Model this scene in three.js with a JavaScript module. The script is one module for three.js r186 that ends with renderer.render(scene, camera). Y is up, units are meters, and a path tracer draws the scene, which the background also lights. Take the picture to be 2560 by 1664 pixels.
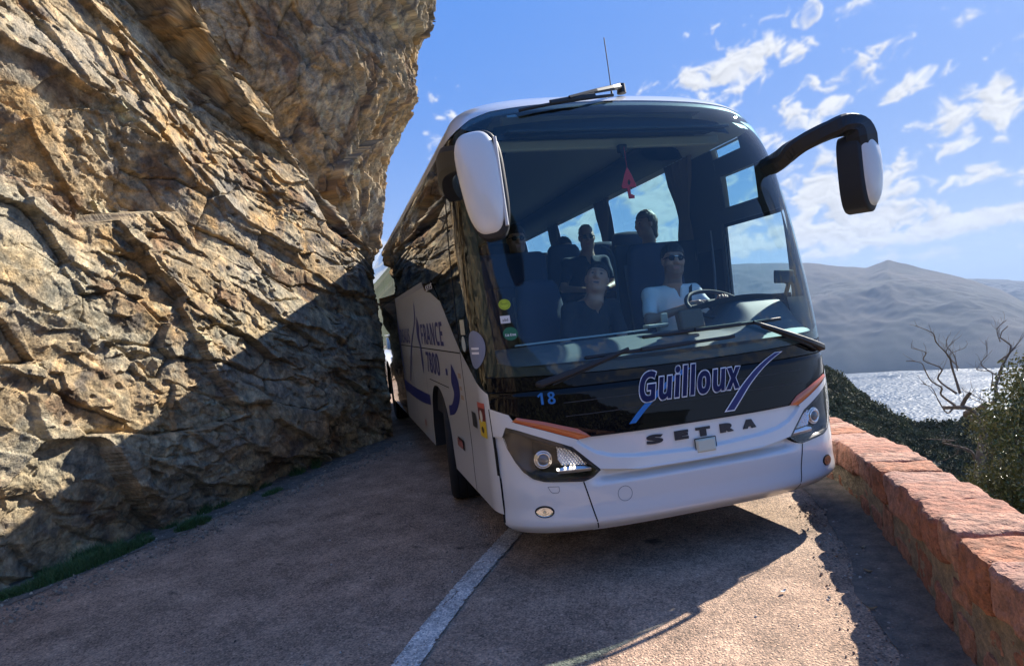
import * as THREE from 'three';
import { mergeGeometries } from 'three/addons/utils/BufferGeometryUtils.js';
import { RoundedBoxGeometry } from 'three/addons/geometries/RoundedBoxGeometry.js';
import { FontLoader } from 'three/addons/loaders/FontLoader.js';

// ------------------------------------------------------------------ camera, sky, sun, exposure
const scene = new THREE.Scene();
const camera = new THREE.PerspectiveCamera(53.8, 1024 / 665, 0.05, 30000);
camera.position.set(-2.16, 1.66, 3.72);
camera.quaternion.setFromRotationMatrix(new THREE.Matrix4().makeBasis(
  new THREE.Vector3(0.96058, -0.10213, 0.25858), new THREE.Vector3(0.10469, 0.99450, 0.00389), new THREE.Vector3(-0.25755, 0.02334, 0.96598)));
const renderer = new THREE.WebGLRenderer({ antialias: true });
renderer.toneMapping = THREE.LinearToneMapping;
renderer.toneMappingExposure = 2.25;
renderer.shadowMap.enabled = true;
const SUN = new THREE.Vector3(0.9 * Math.cos(0.611), Math.sin(0.611), -0.436 * Math.cos(0.611)).normalize();
const sun = new THREE.DirectionalLight(new THREE.Color(1.0, 0.93, 0.82), 5.0);
sun.position.copy(SUN).multiplyScalar(60);
sun.castShadow = true;
sun.shadow.radius = 1;
Object.assign(sun.shadow.camera, { left: -16, right: 16, top: 16, bottom: -16, near: 1, far: 140 });
scene.add(sun, sun.target);

// ------------------------------------------------------------------ noise
function mulberry(a) { return () => { a |= 0; a = a + 0x6D2B79F5 | 0; let t = Math.imul(a ^ a >>> 15, 1 | a); t = t + Math.imul(t ^ t >>> 7, 61 | t) ^ t; return ((t ^ t >>> 14) >>> 0) / 4294967296; }; }
const PERM = new Uint8Array(512), GR = new Float32Array(256 * 3);
{ const r = mulberry(11), a = Array.from({ length: 256 }, (_, i) => i); for (let i = 255; i > 0; i--) { const j = Math.floor(r() * (i + 1)); [a[i], a[j]] = [a[j], a[i]]; } for (let i = 0; i < 512; i++) PERM[i] = a[i & 255];
  for (let i = 0; i < 256; i++) { const z = r() * 2 - 1, t = r() * 6.2832, q = Math.sqrt(1 - z * z); GR[3 * i] = q * Math.cos(t); GR[3 * i + 1] = q * Math.sin(t); GR[3 * i + 2] = z; } }
function noise(x, y, z) {
  const X = Math.floor(x), Y = Math.floor(y), Z = Math.floor(z), x0 = x - X, y0 = y - Y, z0 = z - Z, x1 = x0 - 1, y1 = y0 - 1, z1 = z0 - 1;
  const u = x0 * x0 * x0 * (x0 * (x0 * 6 - 15) + 10), v = y0 * y0 * y0 * (y0 * (y0 * 6 - 15) + 10), w = z0 * z0 * z0 * (z0 * (z0 * 6 - 15) + 10);
  const i = X & 255, j = Y & 255, k = Z & 255, k1 = (k + 1) & 255, j1 = (j + 1) & 255, A = PERM[i], B = PERM[(i + 1) & 255], AA = PERM[A + j], AB = PERM[A + j1], BA = PERM[B + j], BB = PERM[B + j1];
  let h = 3 * PERM[AA + k]; const a = GR[h] * x0 + GR[h + 1] * y0 + GR[h + 2] * z0; h = 3 * PERM[BA + k]; const b = GR[h] * x1 + GR[h + 1] * y0 + GR[h + 2] * z0;
  h = 3 * PERM[AB + k]; const c = GR[h] * x0 + GR[h + 1] * y1 + GR[h + 2] * z0; h = 3 * PERM[BB + k]; const d = GR[h] * x1 + GR[h + 1] * y1 + GR[h + 2] * z0;
  h = 3 * PERM[AA + k1]; const e = GR[h] * x0 + GR[h + 1] * y0 + GR[h + 2] * z1; h = 3 * PERM[BA + k1]; const f = GR[h] * x1 + GR[h + 1] * y0 + GR[h + 2] * z1;
  h = 3 * PERM[AB + k1]; const g = GR[h] * x0 + GR[h + 1] * y1 + GR[h + 2] * z1; h = 3 * PERM[BB + k1]; const m = GR[h] * x1 + GR[h + 1] * y1 + GR[h + 2] * z1;
  const p0 = a + u * (b - a), p1 = c + u * (d - c), q0 = e + u * (f - e), q1 = g + u * (m - g), p = p0 + v * (p1 - p0), q = q0 + v * (q1 - q0);
  return 1.6 * (p + w * (q - p));
}
function fbm(x, y, z, oct = 5, gain = 0.5, lac = 2.03) { let s = 0, a = 0.5; for (let i = 0; i < oct; i++) { s += a * noise(x, y, z); x = x * lac + 17.1; y = y * lac + 5.7; z = z * lac + 9.3; a *= gain; } return s; }
function ridged(x, y, z, oct = 4) { let s = 0, a = 0.5; for (let i = 0; i < oct; i++) { s += a * (1 - 2 * Math.abs(noise(x, y, z))); x = x * 2.07 + 3.1; y = y * 2.07 + 7.7; z = z * 2.07 + 1.3; a *= 0.5; } return s; }
function hash3(i, j, k, n) { let h = Math.imul(i, 374761393) + Math.imul(j, 668265263) + Math.imul(k, 2147483647 ^ 0x5bd1e995) + Math.imul(n, 1274126177) | 0; h = Math.imul(h ^ h >>> 13, 1274126177); h = Math.imul(h ^ h >>> 16, 2246822519); return ((h ^ h >>> 15) >>> 0) / 4294967296; }
const VO = { d1: 0, d2: 0, id: 0, i: 0, j: 0, k: 0, dx: 0, dy: 0, dz: 0 };
const JIT = new Float32Array(768); { const r = mulberry(29); for (let i = 0; i < 768; i++) JIT[i] = r(); }
function voronoi(x, y, z, n = 0) {   // nearest cell, its offset, and the distance to the second nearest
  const X = Math.floor(x), Y = Math.floor(y), Z = Math.floor(z); let d1 = 9, d2 = 9;
  for (let i = X - 1; i <= X + 1; i++) { const P1 = PERM[(i + n) & 255]; for (let j = Y - 1; j <= Y + 1; j++) { const P2 = PERM[P1 + (j & 255)]; for (let k = Z - 1; k <= Z + 1; k++) {
    const h = 3 * PERM[P2 + (k & 255)], a = x - i - JIT[h], b = y - j - JIT[h + 1], c = z - k - JIT[h + 2], d = a * a + b * b + c * c;
    if (d < d1) { d2 = d1; d1 = d; VO.i = i; VO.j = j; VO.k = k; VO.dx = a; VO.dy = b; VO.dz = c; } else if (d < d2) d2 = d;
  } } }
  VO.d1 = Math.sqrt(d1); VO.d2 = Math.sqrt(d2); return VO;
}
const clamp = (x, a = 0, b = 1) => Math.min(b, Math.max(a, x)), mix = (a, b, t) => a + (b - a) * t;
const sst = (a, b, x) => { const t = clamp((x - a) / (b - a)); return t * t * (3 - 2 * t); };
function lerpAt(xs, ys, x) { if (x <= xs[0]) return ys[0]; for (let i = 1; i < xs.length; i++) if (x <= xs[i]) return mix(ys[i - 1], ys[i], (x - xs[i - 1]) / (xs[i] - xs[i - 1])); return ys[ys.length - 1]; }
const poly = (pts) => { const xs = pts.map((p) => p[0]), ys = pts.map((p) => p[1]); return (x) => lerpAt(xs, ys, x); };
function pchip(xs, ys) {   // smooth curve without overshoot
  const n = xs.length, h = [], s = [], m = new Array(n);
  for (let i = 0; i < n - 1; i++) { h[i] = xs[i + 1] - xs[i]; s[i] = (ys[i + 1] - ys[i]) / h[i]; }
  m[0] = s[0]; m[n - 1] = s[n - 2];
  for (let i = 1; i < n - 1; i++) m[i] = s[i - 1] * s[i] <= 0 ? 0 : 3 * (h[i - 1] + h[i]) / ((2 * h[i] + h[i - 1]) / s[i - 1] + (h[i] + 2 * h[i - 1]) / s[i]);
  return (x) => {
    if (x <= xs[0]) return ys[0]; if (x >= xs[n - 1]) return ys[n - 1];
    let i = 0; while (x > xs[i + 1]) i++;
    const t = (x - xs[i]) / h[i], a = 1 - t;
    return a * a * (1 + 2 * t) * ys[i] + t * t * (3 - 2 * t) * ys[i + 1] + h[i] * (a * a * t * m[i] - t * t * a * m[i + 1]);
  };
}

// ------------------------------------------------------------------ sky: clear air with scattered low cumulus
{
  const W = 3584, H = 1792, data = new Float32Array(W * H * 4), D = Math.PI / 180;
  // banks of cloud: azimuth (from -z towards +x), elevation, half widths, tilt, strength
  const banks = [[35, 17.6, 5.2, 1.5, .22, .62], [31.5, 16.8, 2.5, 1.2, .2, .3], [42.5, 14, 4.6, 1.5, .3, .5], [47, 13.6, 2.6, .9, .3, .4], [38, 13.8, 2.4, .7, .1, .4], [52.5, 11, 4.2, 1.6, .2, .62], [55, 12.6, 3.5, 1, .2, .4],
    [44, 12.3, 3, .9, .2, .3], [49, 9.2, 1.8, .7, .1, .4], [49.5, 6.7, 2, .7, .05, .45], [54, 5.8, 1.5, .9, .05, .45], [42, 7.0, 4.2, 1.6, .02, .74], [43, 4.0, 5, 1.4, .02, .82], [50, 3.5, 7, .75, .06, .8], [57, 4.3, 5, .7, .02, .5], [46.5, 1.5, 3.2, .55, 0, .5], [56, 1.7, 3, .5, 0, .5],
    [11.5, 16.8, 1.2, 1.6, .1, .42], [3, 6, 4, 1.8, 0, .5], [-3, 5, 5, 1.6, 0, .5], [29, 8.6, 3.6, 2.4, .1, .62], [25, 4.5, 5, 1.8, 0, .6], [21.5, 7, 2.6, 1.8, .1, .55], [19, 3.4, 4, 1.3, 0, .5], [34, 4.5, 5, 1.8, 0, .6], [44, 20, 1.6, .8, .3, .5], [36, 22, 2, .6, .4, .3]];
  // the same kind of sky goes on all round
  const r = mulberry(5);
  for (let a = 62; a < 352; a += 5) for (let q = 0; q < 2; q++) banks.push([a + r() * 5, 2 + r() * 15, 2.5 + r() * 3, .6 + r() * 1.1, r() * .3, .35 + r() * .3]);
  const zen = [.036, .128, .385], hor = [.255, .33, .44];
  for (let j = 0; j < H; j++) {
    const el = ((j + .5) / H - .5) * Math.PI, y = Math.sin(el), c = Math.cos(el), ed = el / D;
    const near = ed > -1 && ed < 27 ? banks.filter((b) => Math.abs(ed - b[1]) < b[3] * 2.6 + b[2] * Math.abs(b[4]) * 1.6 + .5) : [];
    if (ed < -1.5) { for (let i = 0, o = 4 * j * W; i < W; i++, o += 4) { data[o] = hor[0]; data[o + 1] = hor[1]; data[o + 2] = hor[2]; data[o + 3] = 1; } continue; }
    const t = Math.pow(1 - clamp(y), 5.5);
    for (let i = 0; i < W; i++) {
      const phi = ((i + .5) / W - .5) * 2 * Math.PI, x = c * Math.cos(phi), z = c * Math.sin(phi), o = 4 * (j * W + i);
      const g = Math.max(0, x * SUN.x + y * SUN.y + z * SUN.z), g2 = g * g, g4 = g2 * g2, g8 = g4 * g4, halo = .08 * g4 * g2 + .18 * g8 * g8 * g8 * g8 * g8;
      let R = mix(zen[0], hor[0], t) + halo * .95, G = mix(zen[1], hor[1], t) + halo * .9, B = mix(zen[2], hor[2], t) + halo * .72;
      if (near.length) {
        let az = Math.atan2(x, -z) / D; if (az < -8) az += 360;
        let cov = 0;
        for (const b of near) { const da = az - b[0]; if (da > b[2] * 2.6 || da < -b[2] * 2.6) continue; const u = da / b[2], v = (ed - b[1] - da * b[4]) / b[3]; cov = Math.max(cov, b[5] * Math.exp(-.5 * (u * u + v * v))); }
        if (cov > .02) {
          const sh = 1 / (.5 + .055 * ed), px = az * .60 - ed * .16, py = ed * .95 * (0.8 + .2 * sh);
          const wx = noise(px * .9, py * .9, 3.3) * .5, wy = noise(px * .9 + 40, py * .9, 7.7) * .5;
          const n = fbm(px * .9 + wx, py * .9 + wy, 1.7, 7, .56);
          const lit = fbm(px * .9 + wx + .05, py * .9 + wy + .16, 1.7, 4, .56);
          const d = sst(.16, .46, cov + n * .80 - .10), top = clamp(.5 + (n - lit) * 1.8 + .15);
          const s = mix(.31, .46, top);
          R = mix(R, s * .97, d * .93); G = mix(G, s * .985, d * .93); B = mix(B, s * 1.02, d * .93);
        }
      }
      data[o] = R; data[o + 1] = G; data[o + 2] = B; data[o + 3] = 1;
    }
  }
  const sky = new THREE.DataTexture(data, W, H, THREE.RGBAFormat, THREE.FloatType);
  sky.mapping = THREE.EquirectangularReflectionMapping; sky.magFilter = sky.minFilter = THREE.LinearFilter; sky.needsUpdate = true;
  scene.background = sky; scene.environment = sky;
}
// ------------------------------------------------------------------ helpers
const V = (x, y, z) => new THREE.Vector3(x, y, z);
const used = new Map();
function numbered(name) { const n = used.get(name) ?? 0; used.set(name, n + 1); return n ? name + '_' + String(n).padStart(3, '0') : name; }
function shade(o) { o.traverse((m) => { if (m.isMesh) { m.castShadow = true; m.receiveShadow = true; } }); return o; }
function thing(name, label, category, group) { const g = new THREE.Group(); g.name = numbered(name); g.userData = { label, category }; if (group) g.userData.group = group; scene.add(g); return g; }
function mesh(name, geo, mat, parent) { const m = new THREE.Mesh(geo, mat); m.name = parent ? name : numbered(name); m.castShadow = m.receiveShadow = true; (parent ?? scene).add(m); return m; }
function tag(o, label, category, group, kind) { Object.assign(o.userData, { label, category }); if (group) o.userData.group = group; if (kind) o.userData.kind = kind; return o; }
function structure(name, geo, mat) { const m = mesh(name, geo, mat); m.userData.kind = 'structure'; return m; }
function geo(pos, idx, uv, col) {
  const g = new THREE.BufferGeometry();
  g.setAttribute('position', new THREE.BufferAttribute(pos instanceof Float32Array ? pos : new Float32Array(pos), 3));
  g.setAttribute('uv', new THREE.BufferAttribute(uv ? (uv instanceof Float32Array ? uv : new Float32Array(uv)) : new Float32Array(pos.length / 3 * 2), 2));
  if (col) g.setAttribute('color', new THREE.BufferAttribute(col instanceof Float32Array ? col : new Float32Array(col), 3));
  g.setIndex(idx); g.computeVertexNormals(); return g;
}
// a sheet of (nu+1) x (nv+1) points; f(u, v) with u, v in 0..1 gives [x, y, z] or [x, y, z, u, v]
function grid(nu, nv, f) {
  const pos = [], uv = [], idx = [];
  for (let j = 0; j <= nv; j++) for (let i = 0; i <= nu; i++) { const p = f(i / nu, j / nv); pos.push(p[0], p[1], p[2]); uv.push(p[3] ?? i / nu, p[4] ?? j / nv); }
  for (let j = 0; j < nv; j++) for (let i = 0; i < nu; i++) { const a = j * (nu + 1) + i, b = a + 1, c = a + nu + 1, d = c + 1; idx.push(a, b, d, a, d, c); }
  return geo(pos, idx, uv);
}
function merge(list) {
  return mergeGeometries(list.map((g) => { let h = g.index ? g.toNonIndexed() : g.clone(); for (const k of Object.keys(h.attributes)) if (!['position', 'normal', 'uv'].includes(k)) h.deleteAttribute(k); if (!h.attributes.uv) h.setAttribute('uv', new THREE.BufferAttribute(new Float32Array(h.attributes.position.count * 2), 2)); return h; }));
}
function at(g, x = 0, y = 0, z = 0, rx = 0, ry = 0, rz = 0, s = 1) { const m = new THREE.Matrix4().compose(V(x, y, z), new THREE.Quaternion().setFromEuler(new THREE.Euler(rx, ry, rz)), Array.isArray(s) ? V(...s) : V(s, s, s)); return g.applyMatrix4(m); }
const box = (w, h, d, r = 0, x = 0, y = 0, z = 0, rx = 0, ry = 0, rz = 0) => at(r ? new RoundedBoxGeometry(w, h, d, 3, r) : new THREE.BoxGeometry(w, h, d), x, y, z, rx, ry, rz);
function tube(pts, r, seg = 24, sides = 8, closed = false) { return new THREE.TubeGeometry(new THREE.CatmullRomCurve3(pts.map((p) => V(...p)), closed, 'catmullrom', .3), seg, r, sides, closed); }
// a bar of oblong section along points: half width across 'side', half height across the other
function bar(pts, w, h, up = [0, 1, 0], taper = null) {
  const pos = [], idx = [], n = pts.length, U = V(...up), S = [[-1, -.6], [-.6, -1], [.6, -1], [1, -.6], [1, .6], [.6, 1], [-.6, 1], [-1, .6]], q = S.length;
  for (let i = 0; i < n; i++) {
    const p = V(...pts[i]), t = V(...pts[Math.min(n - 1, i + 1)]).sub(V(...pts[Math.max(0, i - 1)])).normalize(), a = t.clone().cross(U).normalize(), b = a.clone().cross(t).normalize(), k = taper ? taper[i] : 1;
    for (const [x, y] of S) { const v = p.clone().addScaledVector(a, x * w * k).addScaledVector(b, y * h * k); pos.push(v.x, v.y, v.z); }
  }
  for (let i = 0; i < n - 1; i++) for (let k = 0; k < q; k++) { const a = i * q + k, b = i * q + (k + 1) % q, c = a + q, d = b + q; idx.push(a, b, d, a, d, c); }
  for (let k = 1; k < q - 1; k++) { idx.push(0, k + 1, k, (n - 1) * q, (n - 1) * q + k, (n - 1) * q + k + 1); }
  const g = geo(pos, idx).toNonIndexed(); g.computeVertexNormals(); return g;
}
function pixels(size, f, srgb) {   // f(x, y) in 0..1 -> number or [r, g, b], 0..1
  const d = new Uint8Array(size * size * 4);
  for (let j = 0, o = 0; j < size; j++) for (let i = 0; i < size; i++, o += 4) { const c = f((i + .5) / size, (j + .5) / size); if (Array.isArray(c)) { d[o] = 255 * clamp(c[0]); d[o + 1] = 255 * clamp(c[1]); d[o + 2] = 255 * clamp(c[2]); } else d[o] = d[o + 1] = d[o + 2] = 255 * clamp(c); d[o + 3] = 255; }
  const t = new THREE.DataTexture(d, size, size); t.wrapS = t.wrapT = THREE.RepeatWrapping; t.magFilter = THREE.LinearFilter; t.minFilter = THREE.LinearMipmapLinearFilter; t.generateMipmaps = true; if (srgb) t.colorSpace = THREE.SRGBColorSpace; t.needsUpdate = true; return t;
}
const TC = new Float32Array(256), TS = new Float32Array(256); for (let i = 0; i < 256; i++) { TC[i] = Math.cos(i / 256 * 6.28319 * 7); TS[i] = Math.sin(i / 256 * 6.28319 * 7); }
function tn(x, y, n, seed = 0) {   // gradient noise on a torus of n cells
  const X = Math.floor(x), Y = Math.floor(y), fx = x - X, fy = y - Y, u = fx * fx * (3 - 2 * fx), v = fy * fy * (3 - 2 * fy), i0 = ((X % n) + n) % n, i1 = (i0 + 1) % n, j0 = ((Y % n) + n) % n, j1 = (j0 + 1) % n, k = seed * 37 & 255;
  const A = PERM[(i0 + k) & 255], B = PERM[(i1 + k) & 255], a = PERM[A + (j0 & 255)], b = PERM[B + (j0 & 255)], c = PERM[A + (j1 & 255)], d = PERM[B + (j1 & 255)];
  const p = TC[a] * fx + TS[a] * fy, q = TC[b] * (fx - 1) + TS[b] * fy, r = TC[c] * fx + TS[c] * (fy - 1), s = TC[d] * (fx - 1) + TS[d] * (fy - 1), e = p + u * (q - p), f = r + u * (s - r);
  return 1.5 * (e + v * (f - e));
}
function tfbm(x, y, n, oct, seed = 0) { let s = 0, a = .5; for (let i = 0; i < oct; i++) { s += a * tn(x * n, y * n, n, seed + i); n *= 2; a *= .52; } return s; }
function tvor(x, y, n, seed) { const X = Math.floor(x * n), Y = Math.floor(y * n), k = seed * 53 & 255; let d1 = 9, d2 = 9, id = 0; for (let i = X - 1; i <= X + 1; i++) { const P = PERM[(((i % n) + n) % n + k) & 255]; for (let j = Y - 1; j <= Y + 1; j++) { const h = 3 * PERM[P + ((((j % n) + n) % n) & 255)], dx = x * n - i - JIT[h], dy = y * n - j - JIT[h + 1], d = dx * dx + dy * dy; if (d < d1) { d2 = d1; d1 = d; id = JIT[h + 2]; } else if (d < d2) d2 = d; } } return [Math.sqrt(d1), Math.sqrt(d2), id]; }
const std = (o) => new THREE.MeshStandardMaterial(o), phy = (o) => new THREE.MeshPhysicalMaterial(o);
const rgb = (r, g, b) => new THREE.Color().setRGB(r, g, b);
const rep = (t, x, y = x) => { const c = t.clone(); c.repeat.set(x, y); c.needsUpdate = true; return c; };
// ------------------------------------------------------------------ the setting: road, verges, slopes, sea, far mountains
const WALL = [[2.2, -5.2], [2.3, -3.6], [2.2, -2.4], [1.95, -1.5], [1.71, -.94], [1.56, -.62], [1.4, -.3], [1.2, .02], [.97, .42], [.74, .79], [.53, 1.11], [.3, 1.45], [.02, 1.9], [-.3, 2.5], [-.62, 3.2], [-.95, 4.1], [-1.5, 5.6], [-2.4, 7.6], [-4, 10], [-6.5, 12.6], [-10, 15]];
const wallCurve = new THREE.CatmullRomCurve3(WALL.map(([x, z]) => V(x, 0, z)), false, 'centripetal');
const wallPts = wallCurve.getSpacedPoints(300);
function beyondWall(x, z) {   // signed distance outside the wall's inner foot
  let best = 1e9, s = 1;
  for (let i = 0; i < wallPts.length - 1; i++) { const a = wallPts[i], b = wallPts[i + 1], dx = b.x - a.x, dz = b.z - a.z, t = clamp(((x - a.x) * dx + (z - a.z) * dz) / (dx * dx + dz * dz)), ex = x - a.x - t * dx, ez = z - a.z - t * dz, d = ex * ex + ez * ez; if (d < best) { best = d; s = dz * ex - dx * ez > 0 ? 1 : -1; } }
  return s * Math.sqrt(best);
}
const asphaltGrain = (x, y) => [tvor(x, y, 190, 1), tvor(x, y, 88, 2)];
const asphaltMap = pixels(1024, (x, y) => {
  const [a, b] = asphaltGrain(x, y), f = tfbm(x, y, 6, 4, 9), f2 = tfbm(x, y, 40, 3, 21);
  let k = .80 + .34 * (a[2] - .5) + .24 * f + .16 * f2 + (b[2] > .90 ? .17 * (1 - sst(.22, .4, b[0])) : 0) - (b[2] < .06 ? .3 * (1 - sst(.2, .36, b[0])) : 0);
  const w = .035 * (a[2] - .5);
  return [k * (.93 + w), k * .90, k * (.87 - w)];
}, true);
const asphaltBump = pixels(1024, (x, y) => { const [a, b] = asphaltGrain(x, y); return .35 + .33 * (1 - a[0] * 1.25) * (.45 + .55 * a[2]) + .3 * (1 - sst(.1, .52, b[0])) * (b[2] > .55 ? b[2] : .1) + .12 * tfbm(x, y, 30, 3, 5); });
const roadMat = std({ color: rgb(.66, .52, .41), map: rep(asphaltMap, 1 / 1.7), bumpMap: rep(asphaltBump, 1 / 1.7), bumpScale: .014, roughness: .93, vertexColors: true });
{
  const pos = [], uv = [], col = [], idx = [], r = mulberry(77);
  const xs = [], zs_ = [];
  for (let x = -16; x < -7; x += .4) xs.push(x); for (let x = -7; x < 3.2; x += .05) xs.push(x); for (let x = 3.2; x <= 3.61; x += .4) xs.push(x);
  for (let z = -30; z < -8; z += .5) zs_.push(z); for (let z = -8; z < 3.6; z += .05) zs_.push(z); for (let z = 3.6; z <= 18; z += .5) zs_.push(z);
  const drops = Array.from({ length: 130 }, () => [-6.5 + 8.5 * r(), -3 + 6 * r(), .010 + .03 * r() * r(), .5 + .4 * r(), r() * 6.3]);
  for (const z of zs_) for (const x of xs) {
    pos.push(x, -.002 + .006 * fbm(x * .7, z * .7, 4.2, 3), z); uv.push(x, z);
    const big = fbm(x * .45 + 3, z * .45, 8.8, 4), mid = fbm(x * 2.2, z * 2.2, 2.2, 4), red = sst(-.1, .4, fbm(x * .3 - 7, z * .35, 5.5, 3));
    let k = .93 + .26 * big + .14 * mid;
    for (const [dx, dz, dr, dd, a] of drops) { const q = Math.hypot(x - dx, (z - dz)) * (1 + .3 * noise(x * 40, z * 40, a)); if (q < dr * 1.6) k *= 1 - dd * (1 - sst(dr * .7, dr * 1.6, q)); }
    col.push(k * (1 + .07 * red), k * (.98 - .02 * red), k * (.965 - .05 * red));
  }
  const n = xs.length;
  for (let j = 0; j < zs_.length - 1; j++) for (let i = 0; i < n - 1; i++) { if (beyondWall(xs[i], zs_[j]) > .18) continue; const a = j * n + i; idx.push(a, a + n + 1, a + 1, a, a + n, a + n + 1); }
  structure('road', geo(pos, idx, uv, col), roadMat);
}
// the painted line, worn at its edges and cracked
{
  const c = new THREE.CatmullRomCurve3([V(-2.6, 0, 1.6), V(-2.0, 0, .44), V(-1.53, 0, -.38), V(-1.02, 0, -1.16), V(-.55, 0, -1.9), V(-.1, 0, -3), V(.2, 0, -5), V(.3, 0, -9)]), N = 1900, M = 24;
  const pos = [], idx = [], uv = [];
  for (let i = 0; i <= N; i++) { const t = i / N, p = c.getPointAt(t), d = c.getTangentAt(t), nx = d.z, nz = -d.x; for (let j = 0; j <= M; j++) { const e = j / M * 2 - 1, w = .075 + .010 * fbm(t * 130, e > 0 ? 3 : 9, 0, 3), k = e * w; pos.push(p.x + nx * k, .008, p.z + nz * k); uv.push(p.x + nx * k, p.z + nz * k); } }
  for (let i = 0; i < N; i++) for (let j = 0; j < M; j++) {
    const t = (i + .5) / N * 12.3, e = (j + .5) / M * 2 - 1, w = e * .075, crack = Math.abs(noise(t * 3.1 + .35 * noise(t * 14, w * 26, 3) + w * 5, w * 3, 7.7)) < .016 && noise(t * 2.3, w * 8, 4) > .02, chip = fbm(t * 30, w * 30, 2.5, 4) > .50 - .42 * sst(.70, 1.05, Math.abs(e));
    if (crack || chip) continue; const a = i * (M + 1) + j; idx.push(a, a + 1, a + M + 2, a, a + M + 2, a + M + 1);
  }
  const line = mesh('painted_line', geo(pos, idx, uv), std({ color: rgb(1, .99, .96), map: rep(asphaltMap, 1 / 1.7), bumpMap: rep(asphaltBump, 1 / 1.7), bumpScale: .007, roughness: .8 })); line.userData.kind = 'structure';
}
// slopes: a steep scrubby fall beyond the wall, a dark spur, then down to the sea
const ridgeEl = poly([[-60, 1], [20, -2.2], [30, -4], [36, -5.6], [40.5, -7.3], [41.6, -8.1], [43.2, -9.5], [44.6, -10.3], [46.2, -11.0], [50.4, -11.0], [56, -11.7], [80, -14], [120, -15], [200, -9]]);
function slopeY(r, az) {
  const rid = 1.66 + 110 * Math.tan(ridgeEl(az) * Math.PI / 180);
  return lerpAt([0, 4, 10, 25, 60, 100, 110, 122, 220, 950, 1200], [-.6, -2.2, -6, -13, Math.min(-21, rid - 6), rid - 1.0, rid, rid - 3, rid - 60, -402, -410], r);
}
const CX = -2.16, CZ = 3.72;
{
  const pos = [], idx = [], col = [], NA = 420, NR = 190;
  for (let j = 0; j <= NR; j++) for (let i = 0; i <= NA; i++) {
    const az = -50 + 230 * i / NA, r = 1.4 * Math.pow(1150 / 1.4, j / NR), a = az * Math.PI / 180, x = CX + r * Math.sin(a), z = CZ - r * Math.cos(a);
    const u = r < 40 ? beyondWall(x, z) : 10, rough = Math.min(r * .03, 5) * fbm(x * .9 / Math.max(2, r * .10), z * .9 / Math.max(2, r * .10), 3, 5);
    const y = mix(-.25, slopeY(r, az) + rough, sst(.25, 3.5, u)); pos.push(x, y, z);
    const g = .5 + .6 * fbm(x * .12, z * .12, 9, 4), k = .8 + .6 * fbm(x * .5, z * .5, 2, 3); col.push(k * mix(.13, .06, g), k * mix(.105, .066, g), k * mix(.07, .034, g));
  }
  for (let j = 0; j < NR; j++) for (let i = 0; i < NA; i++) { const a = j * (NA + 1) + i; idx.push(a, a + 1, a + NA + 2, a, a + NA + 2, a + NA + 1); }
  structure('seaward_slope', geo(pos, idx, null, col), std({ vertexColors: true, roughness: 1 }));
}
// land side: a scrubby hill behind and to the left
{
  const pos = [], idx = [], col = [], NA = 200, NR = 60;
  const crest = poly([[150, -6], [180, 3], [205, 11], [235, 22], [280, 30], [330, 24], [352, 10], [358, 4], [364, 2.0]]);
  for (let j = 0; j <= NR; j++) for (let i = 0; i <= NA; i++) {
    const az = 150 + 214 * i / NA, r = 22 + 200 * j / NR, a = az * Math.PI / 180, x = CX + r * Math.sin(a), z = CZ - r * Math.cos(a), t = clamp((r - 22) / 110);
    const y = mix(-3.5, 1.66 + 132 * Math.tan(crest(az) * Math.PI / 180), Math.pow(t, .8)) * (r > 132 ? 1 - .5 * (r - 132) / 90 : 1) + (2 + 3 * t) * fbm(x * .04, z * .04, 6, 5) + .6 * fbm(x * .3, z * .3, 6, 3);
    pos.push(x, y, z); const k = .8 + .8 * fbm(x * .2, z * .2, 3, 4), g = sst(-.2, .2, fbm(x * .05, z * .05, 14, 3)); col.push(k * mix(.08, .035, g), k * mix(.078, .052, g), k * mix(.045, .022, g));
  }
  for (let j = 0; j < NR; j++) for (let i = 0; i < NA; i++) { const a = j * (NA + 1) + i; idx.push(a, a + 1, a + NA + 2, a, a + NA + 2, a + NA + 1); }
  structure('inland_hill', geo(pos, idx, null, col), std({ vertexColors: true, roughness: 1 }));
}
// sea
{
  const waves = pixels(1024, (x, y) => { const v = tvor(x, y, 110, 8); return .5 + .34 * tfbm(x, y, 24, 5, 31) + .30 * (v[2] - .5) + .25 * (.5 - v[0]); });
  const gloss = pixels(512, (x, y) => .5 + .55 * tfbm(x, y, 5, 5, 51));
  const g = grid(60, 60, (u, v) => { const x = -6000 + 22000 * u, z = -16000 + 18000 * v; return [x, -400, z, x / 1300, z / 1300]; });
  structure('sea', g, phy({ color: rgb(.016, .045, .085), roughness: 1.08, roughnessMap: rep(gloss, .8, 2.2), bumpMap: waves, bumpScale: 8, ior: 1.33 }));
}
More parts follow.
